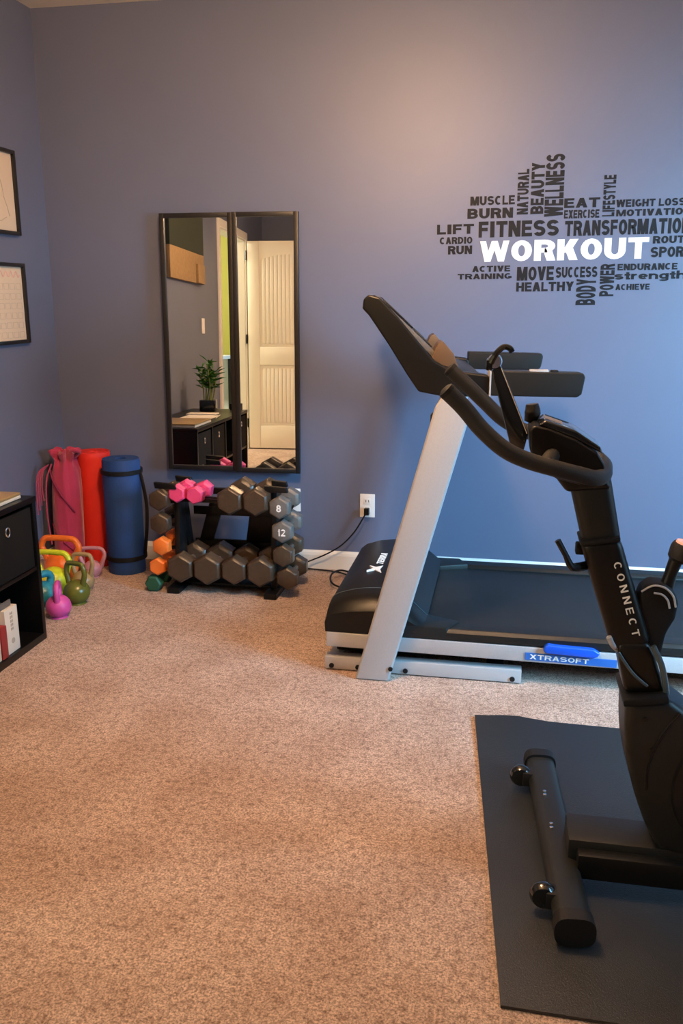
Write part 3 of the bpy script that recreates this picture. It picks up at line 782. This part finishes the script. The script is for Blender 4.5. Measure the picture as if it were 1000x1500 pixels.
rail(-.583, 1.45, NY-.005, .092, .145, 'deck_rail', .012); rail(-.583, 1.45, FY-.04, .092, .145, 'deck_rail', .012)
obj('lift_mechanism', B().box((-.56, NY+.06, .052), (-.2, FY-.06, .095), .01), M['blackmatte'], t)
obj('rear_foot', B().box((1.33, NY, .0), (1.43, FY, .085), .01), M['blackmatte'], t)
# side foot rails, belt, deck
for y0, y1 in ((NY-.003, NY+.075), (FY-.075, FY+.003)):
    b = B(); b.prism([(y0, .145), (y1, .145), (y1, .176), (y1-.008, .184), (y0+.012, .184), (y0, .172)], 'x', -.30, 1.45, .003)
    obj('foot_rail', b, M['grey_dark'], t)
b = B(); b.prism([(-.30, .140), (1.42, .130), (1.42, .158), (-.30, .172)], 'y', NY+.078, FY-.078, .003); obj('running_belt', b, M['belt'], t)
obj('deck_board', B().box((-.30, NY+.05, .10), (1.40, FY-.05, .128)), M['blackmatte'], t)
# motor hood
prof = [(-.588, .146), (-.590, .20), (-.583, .232), (-.56, .252), (-.50, .272), (-.42, .282), (-.36, .274), (-.30, .245), (-.255, .205), (-.235, .188), (-.235, .146)]
b = B()
rings = []
for y, e in ((NY+.0, .05), (NY+.02, .02), (NY+.06, 0), (FY-.06, 0), (FY-.02, .02), (FY, .05)):
    rings.append([Vector((x, y, z-(e*(z-.146)/.136*1.0))) for x, z in prof])
b.loft(rings); hood = obj('motor_hood', b, M['black'], t, 30)
b = B(); b.tube([(x-.001 if x < -.5 else x+.0005, NY+.11, z+.0006) for x, z in prof[1:-1]], .0014, 6, 3); obj('seam', b, M['steel_blue'], hood)
for s in (NY, FY):
    c = B(); sg = 1 if s == NY else -1
    c.prism([(-.42, s-.004*sg), (-.16, s-.004*sg), (-.12, s+.075*sg), (-.25, s+.13*sg), (-.42, s+.13*sg)], 'z', .146, .190, .006)
    obj('hood_corner', c, M['grey_dark'], t)
# logo on the hood
lg = B(); pz = .2775
lg.prism([(-.455+u, 3.17+v) for u, v in [(-.034, -.030), (-.004, -.014), (.026, -.052), (.014, -.004), (.020, .040), (-.004, .018), (-.032, .034), (-.014, .002)]], 'z', pz-.004, pz+.004)
mark(obj('logo', lg, M['white'], hood, 0), 'white star-shaped X')
tm = text_mesh('TERRA', .150, .026, .001); place(tm, (0, 1, 0), (-1, 0, .115), (-.452, 3.305, .2805)); mark(obj('logo', tm, M['white'], hood, 0), 'white lettering TERRA')
obj('warning_label', B().box((-.405, 3.20, .2815), (-.385, 3.34, .2835)), M['paper'], hood, 0)
# uprights
def upright(y0, y1, name='upright'):
    b = B(); b.prism([(-.470, -.0), (-.352, -.0), (-.105, .93), (-.135, 1.0), (-.195, .99), (-.215, .96)], 'y', y0, y1, .012, seg=3)
    return obj(name, b, M['silver'], t, 30)
u1 = upright(2.765, 2.822); u2 = upright(3.668, 3.722)
for y in (2.764, ):
    obj('bolt', B().lathe([(.008, y-.003), (.008, y+.002)], (-.345, 0, .05), 'y', 12), M['blackmatte'], t)
    obj('pivot_cover', B().box((-.232, 2.80, .84), (-.212, 2.85, .93), .004), M['blackmatte'], t)
# console
cheek = [(-.462, 1.262), (-.458, 1.292), (-.440, 1.306), (-.405, 1.296), (-.345, 1.235), (-.285, 1.165), (-.225, 1.098), (-.170, 1.068), (-.055, 1.056), (-.045, 1.045), (-.045, .995), (-.06, .985), (-.20, .985), (-.275, .998), (-.312, 1.050), (-.370, 1.140), (-.44, 1.24)]
for y0, y1 in ((2.835, 2.895), (3.60, 3.66)):
    obj('console_side', B().prism(cheek, 'y', y0, y1, .010, seg=3), M['black'], t, 40)
# body between the cheeks
body = [(-.45, 1.262), (-.43, 1.285), (-.21, 1.085), (-.06, 1.045), (-.06, .995), (-.19, .99), (-.27, 1.005), (-.31, 1.06)]
con = obj('console_body', B().prism(body, 'y', 2.895, 3.60, .004), M['black'], t)
def on_face(u0, u1, y0, y1, h0, h1, m, name, parent, bev=.004):
    """slab on the sloping console face; u runs down the slope from the top edge"""
    A = Vector((-.435, 0, 1.288)); D_ = Vector((.22, 0, -.20)).normalized(); N_ = Vector((.20, 0, .22)).normalized()
    P = [A+D_*u0+N_*h0, A+D_*u1+N_*h0, A+D_*u1+N_*h1, A+D_*u0+N_*h1]
    return obj(name, B().prism([(p.x, p.z) for p in P], 'y', y0, y1, bev), m, parent)
on_face(.0, .275, 2.91, 3.585, .004, .022, M['iron_light'], 'face_panel', con)
on_face(.03, .17, 3.05, 3.45, .022, .030, M['gloss'], 'display', con)
on_face(.18, .26, 3.02, 3.48, .022, .027, M['grey_dark'], 'button_strip', con)
# cup holder boxes on the lower console
for y0, y1 in ((2.90, 3.02), (3.46, 3.58)):
    b = B(); b.prism([(-.235, 1.10), (-.212, 1.150), (-.196, 1.158), (-.160, 1.118), (-.135, 1.055), (-.215, 1.055)], 'y', y0, y1, .005)
    obj('tray', b, M['tan_tray'], t)
# arms
def arm(y0, y1, x0, x1, z0, z1):
    b = B(); b.prism([(x0, z0), (x1-.022, z0), (x1-.008, z0+.01), (x1, z1-.012), (x1-.006, z1), (x0, z1+.004)], 'y', y0, y1, .008, seg=3)
    return obj('arm', b, M['grey_dark'], t, 30)
a1 = arm(2.83, 2.90, -.045, .247, .990, 1.066); a2 = arm(3.60, 3.665, -.05, .247, 1.012, 1.078)
obj('arm_band', B().box((-.049, 2.828, .988), (-.044, 2.902, 1.068), .001), M['silver'], t)
b = B().box((.075, 2.845, 1.064), (.135, 2.885, 1.073), .003); obj('arm_reflection', b, M['silver'], a1)  # pale block stands in for a reflection on the arm top
obj('arm_button', B().box((.14, 2.845, 1.064), (.165, 2.885, 1.072), .003), M['blackmatte'], a1)
b = B(); b.tube([(-.05, 2.93, .985), (-.05, 3.25, .972), (-.05, 3.57, .985)], .018, 12, 5); obj('front_grab_bar', b, M['grip'], t)
# the console stands slightly skewed on the posts: its far side reaches further forward
for ch in t.children_recursive:
    if ch.name.split('.')[0] in ('console_side', 'console_body', 'face_panel', 'display', 'button_strip', 'tray', 'arm', 'arm_band', 'phone', 'front_grab_bar') and ch.type == 'MESH':
        for v in ch.data.vertices:
            if v.co.z > .6: v.co.x -= .105*(v.co.y+T0[1]-2.835)/.8
for v in u2.data.vertices: v.co.x -= .035*min(1, max(0, (v.co.z)/.3))
# cushioning lever and label on the near rail
y = NY-.006
b = B(); b.prism([(.166, .142), (.172, .155), (.182, .161), (.215, .158), (.330, .155), (.352, .142), (.345, .130), (.330, .124), (.175, .130)], 'y', y-.018, y+.01, .005, seg=3); obj('cushion_lever', b, M['blueplastic'], t)
b = B(); b.prism([(.108, .1225), (.41, .1175), (.41, .0905), (.108, .0965)], 'y', y-.0015, y+.002); lb = obj('rail_label', b, M['bluelabel'], t, 0)
tm = text_mesh('XTRASOFT', .195, .017, .0008, .9); place(tm, (1, 0, -.02), (.02, 0, 1), (.222, y-.0016, .1075)); mark(obj('lettering', tm, M['white'], lb, 0), 'white lettering XTRASOFT')
obj('rail_seam', B().box((.635, NY-.008, .07), (.65, NY+.01, .12), .002), M['blackmatte'], t)

# power cords
t = tag(obj('power_cord', B().tube([(-.621, 3.984, .30), (-.635, 3.965, .275), (-.68, 3.96, .20), (-.74, 3.955, .135), (-.81, 3.95, .09), (-.88, 3.955, .055), (-.95, 3.93, .03), (-1.02, 3.90, .008), (-1.1, 3.93, .008), (-1.0, 3.965, .008), (-.86, 3.95, .008), (-.76, 3.93, .008), (-.70, 3.90, .006), (-.62, 3.85, .006), (-.5, 3.80, .006)], .0035, 8, 6), M['black'], None), 'thin black power cord drooping from the outlet to the carpet beside the rack', 'power cord')
o = obj('plug', B().box((-.633, 3.962, .286), (-.609, 3.9905, .320), .004), M['black'], t)
t = tag(obj('cable_loop', B().tube([(-.62, 3.70, .01), (-.70, 3.68, .02), (-.745, 3.72, .03), (-.755, 3.80, .04), (-.72, 3.86, .04), (-.64, 3.86, .02)], .0045, 8, 6), M['black'], None), 'short loop of black cable sticking out from behind the treadmill hood', 'cable')

# ------------------------------------------------------------------ rubber mat under the bike
def rubber_mat():
    b = B(); nx, ny = 44, 28; Lx, Ly = 1.95, 1.172; ang = R(-4.5)
    ox, oy = .044, 1.391
    ex = Vector((math.cos(R(1.0)), -math.sin(R(1.0)), 0)); ey = Vector((-.078, .997, 0)).normalized()
    def P(i, j, z):
        u = i/nx*Lx; v = j/ny*Ly
        w = .010*math.exp(-((u-.12)/.07)**2)*(max(0, v/Ly-.85)/.15)**2+.004*math.exp(-((u-.42)/.12)**2)*math.exp(-((v-.1)/.2)**2)
        w += .0008*math.sin(u*7+v*3)*math.sin(v*5)+.0008
        p = Vector((ox, oy, 0))+ex*u+ey*v; return (p.x, p.y, max(w, 0)+z)
    top = [[b.bm.verts.new(P(i, j, .0075)) for j in range(ny+1)] for i in range(nx+1)]
    bot = [[b.bm.verts.new(P(i, j, .0005)) for j in range(ny+1)] for i in range(nx+1)]
    f = b.bm.faces.new
    for i in range(nx):
        for j in range(ny):
            f((top[i][j], top[i+1][j], top[i+1][j+1], top[i][j+1])); f((bot[i][j], bot[i][j+1], bot[i+1][j+1], bot[i+1][j]))
    for i in range(nx):
        f((top[i][0], bot[i][0], bot[i+1][0], top[i+1][0])); f((top[i+1][ny], bot[i+1][ny], bot[i][ny], top[i][ny]))
    for j in range(ny):
        f((top[0][j+1], bot[0][j+1], bot[0][j], top[0][j])); f((top[nx][j], bot[nx][j], bot[nx][j+1], top[nx][j+1]))
    return b
tag(obj('rubber_mat', rubber_mat(), M['mat'], None, 30), 'black rubber equipment mat on the carpet under the exercise bike', 'mat')

# ------------------------------------------------------------------ exercise bike
BY = 1.84; MZ = .011
t = thing('exercise_bike', 'black upright exercise bike with CONNECT on its post, standing on the rubber mat', 'exercise bike', (.6, BY, MZ))
Bk, G = M['black'], M['grey_dark']
def rot_about(px_, py_, a): return Matrix.Translation((px_, py_, 0)) @ Matrix.Rotation(a, 4, 'Z') @ Matrix.Translation((-px_, -py_, 0))
# front stabiliser: an oval tube lying across the front
A0, A1 = Vector((.188, 1.585, .045)), Vector((.141, 2.225, .045))
def oval_bar(A0, A1, w_, h_, name, m, par):
    b = B(); d = (A1-A0).normalized(); s_ = Vector((d.y, -d.x, 0)); rings = []
    for p in (A0, A1):
        ring = []
        for k in range(28):
            a = 2*math.pi*k/28; c, s2 = math.cos(a), math.sin(a)
            ring.append(p+s_*w_*math.copysign(abs(c)**.6, c)+Vector((0, 0, h_*math.copysign(abs(s2)**.75, s2))))
        rings.append(ring)
    b.loft(rings); return obj(name, b, m, par, 40)
stab = oval_bar(A0, A1, .038, .026, 'front_stabilizer', G, t)
d = (A1-A0).normalized()
for a, b_, nm in ((A0-d*.022, A0+d*.012, 'end_cap'), (A1-d*.012, A1+d*.022, 'end_cap')):
    oval_bar(a, b_, .042, .0335, nm, M['blackmatte'], stab)
for f_ in (.30, .52):
    p = A0.lerp(A1, 1-f_)
    for q in (-.008, .008):
        obj('screw', B().lathe([(.001, .0745), (.0045, .0735), (.005, .069)], (p.x-.010, p.y+q, 0), seg=10), M['chrome'], stab)
for (x, y_) in ((.093, 2.145), (.134, 1.665)):
    w_ = obj('transport_wheel', B().lathe([(.012, -.016), (.024, -.014), (.029, -.006), (.030, 0), (.029, .006), (.024, .014), (.012, .016)], (x-.004, y_, .050), 'y', 24), M['gloss'], stab)
    obj('wheel_bracket', B().box((x, y_-.020, .028), (x+.045, y_+.020, .068), .006), M['blackmatte'], stab)
# main beam
b = B(); b.box((.185, 1.775, .058), (1.35, 1.885, .118), .008); obj('main_beam', b, G, t)
b = B(); b.box((.205, 1.745, .040), (1.30, 1.778, .100), .006); obj('side_rail', b, M['black'], t)
r0, r1 = Vector((1.36, 1.53, .050)), Vector((1.36, 2.15, .050)); rs = oval_bar(r0, r1, .036, .034, 'rear_stabilizer', G, t)
# flywheel housing
hs = [(.283, .460), (.284, .40), (.290, .345), (.303, .290), (.320, .235), (.345, .170), (.375, .115), (.42, .095), (.70, .085), (1.02, .10), (1.10, .20), (1.12, .33), (1.05, .45), (.90, .50), (.74, .47), (.60, .40), (.50, .385), (.425, .432), (.370, .472)]
hz = [(x, z+.0) for x, z in hs]
house = obj('drive_housing', B().prism(hz, 'y', BY-.065, BY+.065, .022, seg=4), G, t, 40)
obj('housing_collar', B().prism([(.278, .452), (.370, .468), (.366, .484), (.276, .468)], 'y', BY-.072, BY+.072, .004), M['blackmatte'], t)
for x, z in ((.325, .425), (.345, .355), (.42, .33)):
    obj('housing_screw', B().lathe([(.0055, BY-.068), (.0055, BY-.060)], (x, 0, z), 'y', 12), M['black'], house)
b = B(); b.tube([(.395, BY-.063, .445), (.36, BY-.0655, .39), (.338, BY-.0655, .32), (.338, BY-.0655, .26)], .003, 6, 5); obj('seam', b, M['black'], house)
fl = B().lathe([(.001, BY-.068), (.13, BY-.068), (.155, BY-.074), (.165, BY-.074), (.17, BY-.064)], (.56, 0, .27), 'y', 48); obj('hub_cover', fl, M['black'], house)
# front neck and sleeve
def slab(pts, y0, y1, m, name, bev=.015, par=None): return obj(name, B().prism(pts, 'y', y0, y1, bev, seg=4), m, par or t, 40)
neck = [(.282, .470), (.268, .530), (.255, .585), (.322, .590), (.338, .560), (.352, .52), (.366, .475)]
slab(neck, BY-.045, BY+.045, M['black'], 'neck', .018)
b = B(); b.tube([(.330, BY-.047, .585), (.350, BY-.050, .545), (.362, BY-.048, .50), (.366, BY-.045, .478)], .0065, 10, 6); obj('neck_reflection', b, M['steel_blue'], t)  # steel-blue tube models a reflection on the glossy neck
b = B(); b.tube([(.262, BY-.046, .565), (.276, BY-.050, .545), (.296, BY-.052, .520), (.325, BY-.050, .495)], .0035, 8, 6); obj('neck_reflection', b, M['steel_blue'], t)  # thinner tube, also a reflection given its own colour
sl_pts = [(.168, .800), (.250, .812), (.330, .580), (.250, .560)]
sleeve = slab(sl_pts, BY-.042, BY+.042, M['black'], 'post_sleeve', .022)
post_pts = [(.138, .930), (.222, .940), (.246, .800), (.178, .790)]
slab([(.134, .945), (.220, .952), (.256, .790), (.180, .775)], BY-.036, BY+.036, M['grey_dark'], 'handlebar_post', .026)
obj('sleeve_cap', B().prism([(.170, .792), (.250, .806), (.248, .818), (.166, .804)], 'y', BY-.045, BY+.045, .006), M['blackmatte'], t)
# lettering CONNECT down the sleeve
dr = Vector((.080, 0, -.250)).normalized()
tm = text_mesh('CONNECT', .168, .0155, .0008, .72, .62)
c = Vector((.2465, 0, .757))+dr*.078
place(tm, (dr.x, 0, dr.z), (-dr.z, 0, dr.x), (c.x, BY-.0420, c.z)); mark(obj('lettering', tm, M['white'], sleeve, 0), 'pale lettering CONNECT')
# adjusting lever
b = B(); b.tube([(.185, BY-.01, .742), (.165, BY-.035, .745), (.152, BY-.05, .752), (.140, BY-.05, .775), (.122, BY-.05, .806)], [.010, .010, .008, .006, .0065], 10, 6); obj('adjustment_lever', b, M['black'], t)
b = B(); b.box((.163, BY-.012, .765), (.182, BY+.012, .79), .004); obj('lever_clamp', b, M['blackmatte'], t)
b = B(); b.tube([(.262, BY-.03, .565), (.250, BY-.04, .578), (.240, BY-.045, .598)], .006, 8, 4); obj('lower_lever', b, M['silver'], t)
# resistance shroud behind the post and its knob
sh = [(.300, .70), (.318, .716), (.345, .716), (.368, .700), (.378, .675), (.374, .640), (.358, .605), (.352, .555), (.325, .555), (.305, .60), (.29, .65)]
shr = slab(sh, BY-.028, BY+.028, M['blackmatte'], 'brake_shroud', .014)
pts = [(.300, BY-.030, .698), (.322, BY-.030, .712), (.346, BY-.030, .709), (.364, BY-.030, .692), (.371, BY-.030, .668)]
obj('shroud_piping', B().tube(pts, .0022, 8, 5), M['silver'], shr)
pts = [(.325, BY-.031, .697), (.342, BY-.031, .694), (.354, BY-.031, .682), (.359, BY-.031, .665)]
obj('shroud_piping', B().tube(pts, .0022, 8, 5), M['silver'], shr)
b = B(); b.tube([(.352, BY, .69), (.360, BY, .73), (.372, BY, .775)], [.016, .013, .015], 14, 4); obj('knob_stem', b, M['black'], t)
ax = Matrix.Translation((.382, BY, .775)) @ Matrix.Rotation(R(14), 4, 'Y')
prof = [(.001, -.016), (.024, -.016), (.029, -.010), (.030, .012), (.027, .022), (.001, .022)]
kn = obj('resistance_knob', B().lathe(prof, seg=24, M=ax), M['blackmatte'], t)
mark(obj('knob_cap', B().lathe([(.001, .022), (.023, .022), (.022, .027), (.001, .028)], seg=24, M=ax), M['rose_cap'], kn), 'pale pink cap')
# handlebar: one bent foam-covered loop with two forward horns
hb = [(-.108, 1.675, 1.122), (-.075, 1.68, 1.090), (-.040, 1.68, 1.050), (.005, 1.68, 1.012), (.05, 1.69, .990), (.10, 1.70, .975), (.15, 1.72, .960), (.185, 1.75, .948), (.205, 1.80, .945), (.212, 1.85, .948), (.215, 1.90, .950), (.200, 1.95, .958), (.165, 1.98, .972), (.11, 1.99, .988), (.05, 1.99, 1.003), (.0, 1.99, 1.028), (-.045, 1.99, 1.068), (-.085, 1.99, 1.105), (-.122, 1.99, 1.137)]
hbar = obj('handlebar', B().tube(hb, .0165, 18, 5), M['grip'], t)
for p, q in ((hb[0], hb[1]), (hb[-1], hb[-2])):
    a, c = Vector(p), Vector(q); dd = (a-c).normalized()
    obj('bar_end', B().tube([a-dd*.004, a+dd*.004, a+dd*.008], [.017, .0165, .009], 16, 1), M['blackmatte'], hbar)
b = B(); b.tube([(.085, BY-.13, .978), (.10, BY-.06, .985), (.11, BY, .985), (.10, BY+.06, .99), (.085, BY+.13, .995)], .016, 12, 5); obj('cross_tube', b, M['grip'], hbar)
# console head
hd = [(.052, 1.035), (.062, 1.046), (.09, 1.040), (.145, 1.020), (.190, .992), (.206, .968), (.200, .945), (.165, .925), (.11, .938), (.075, .960), (.055, .995)]
head = slab(hd, BY-.062, BY+.062, M['black'], 'console_head', .018)
b = B(); b.prism([(.070, 1.046), (.084, 1.056), (.145, 1.036), (.195, 1.004), (.200, .990), (.140, 1.020)], 'y', BY-.055, BY+.055, .006, seg=3); obj('console_screen', b, M['gloss'], head)
b = B(); b.prism([(.085, 1.0565), (.120, 1.0450), (.119, 1.0435), (.084, 1.055)], 'y', BY-.03, BY+.02); obj('display', b, M['iron_light'], head)
slab([(.095, .955), (.205, .955), (.225, .915), (.135, .905)], BY-.04, BY+.04, M['black'], 'head_mount', .012)
# tablet holder
b = B(); b.prism([(-.028, 1.150), (-.010, 1.160), (.052, 1.020), (.045, .985), (.015, 1.000), (.002, 1.045)], 'y', BY-.014, BY+.014, .004, seg=2); th_ = obj('tablet_arm', b, M['gloss'], t)
b = B(); b.tube([(-.008, BY-.0145, 1.155), (.050, BY-.0145, 1.022)], .0016, 8, 1); obj('edge_trim', b, M['chrome'], th_)
b = B(); b.lathe([(.001, -.018), (.013, -.018), (.015, -.012), (.015, .012), (.013, .018), (.001, .018)], (-.022, BY, 1.168), 'y', 18); obj('hinge', b, M['chrome'], th_)
b = B(); b.tube([(-.030, BY-.02, 1.165), (-.020, BY-.02, 1.185), (-.006, BY-.02, 1.198), (.006, BY-.02, 1.196), (.012, BY-.02, 1.188)], .006, 8, 5); b.box((-.040, BY-.02, 1.150), (-.026, BY+.05, 1.172), .004); obj('clamp', b, M['gloss'], th_)
b = B(); b.tube([(.055, BY+.03, 1.04), (.060, BY+.03, 1.06), (.058, BY+.03, 1.078)], [.012, .017, .013], 12, 4); obj('tension_knob', b, M['grip'], t)
# parts beyond the frame: seat post, saddle, crank and pedals
slab([(.92, .48), (.98, .50), (1.08, .86), (1.03, .87)], BY-.025, BY+.025, M['grey_dark'], 'seat_post', .01)
b = B(); rings = []
for x, w_, z in ((.88, .025, .90), (.92, .04, .915), (1.0, .06, .92), (1.08, .10, .925), (1.14, .12, .935), (1.17, .09, .93)):
    rings.append([Vector((x, BY+w_*math.cos(2*math.pi*k/20), z-.02+.028*math.sin(2*math.pi*k/20))) for k in range(20)])
b.loft(rings); obj('saddle', b, M['blackmatte'], t, 50)
for s in (-1, 1):
    cr = obj('crank_arm', B().tube([(.78, BY+s*.085, .30), (.78+s*.11, BY+s*.09, .30-s*.11)], .012, 10, 1), M['chrome'], t)
    obj('pedal', B().box((.78+s*.11-.045, BY+s*.10, .29-s*.11), (.78+s*.11+.045, BY+s*.19, .31-s*.11), .006), M['blackmatte'], cr)

bpy.data.objects['exercise_bike'].location.z += .002

# ------------------------------------------------------------------ light and camera
def area(name, loc, target, size, power, col, sy=None):
    l = bpy.data.lights.new(name, 'AREA'); l.energy = power; l.color = col; l.size = size
    if sy: l.shape = 'RECTANGLE'; l.size_y = sy
    o = bpy.data.objects.new(name, l); C.objects.link(o); o.location = loc
    o.rotation_euler = (Vector(target)-Vector(loc)).to_track_quat('-Z', 'Y').to_euler(); return o
def point(name, loc, power, col, rad=.1):
    l = bpy.data.lights.new(name, 'POINT'); l.energy = power; l.color = col; l.shadow_soft_size = rad
    o = bpy.data.objects.new(name, l); C.objects.link(o); o.location = loc; return o
wl = area('window_daylight', (XR+.15, (WY0+WY1)/2, (WZ0+WZ1)/2), (1.5, 3.7, .1), WY1-WY0, 155, (.27, .66, 1.0), WZ1-WZ0)
wl.data.spread = R(112)
point('hall_bulb', (-3.2, -.6, 2.1), 150, (1.0, .9, .7), .1)
w = bpy.data.worlds.new('sky'); bpy.context.scene.world = w; w.use_nodes = True
bg = w.node_tree.nodes['Background']; bg.inputs['Color'].default_value = (.55, .75, 1, 1); bg.inputs['Strength'].default_value = 1.5

cam = bpy.data.cameras.new('camera'); co = bpy.data.objects.new('camera', cam); C.objects.link(co)
co.location = (0, 0, 1.30); co.rotation_euler = (R(90-13.951), 0, R(10.588))
cam.sensor_fit = 'HORIZONTAL'; cam.sensor_width = 36; cam.lens = 45.79; cam.clip_start = .02
sc = bpy.context.scene; sc.camera = co
vs = sc.view_settings; vs.view_transform = 'Standard'; vs.look = 'None'; vs.gamma = 1; vs.exposure = .36; vs.use_curve_mapping = False
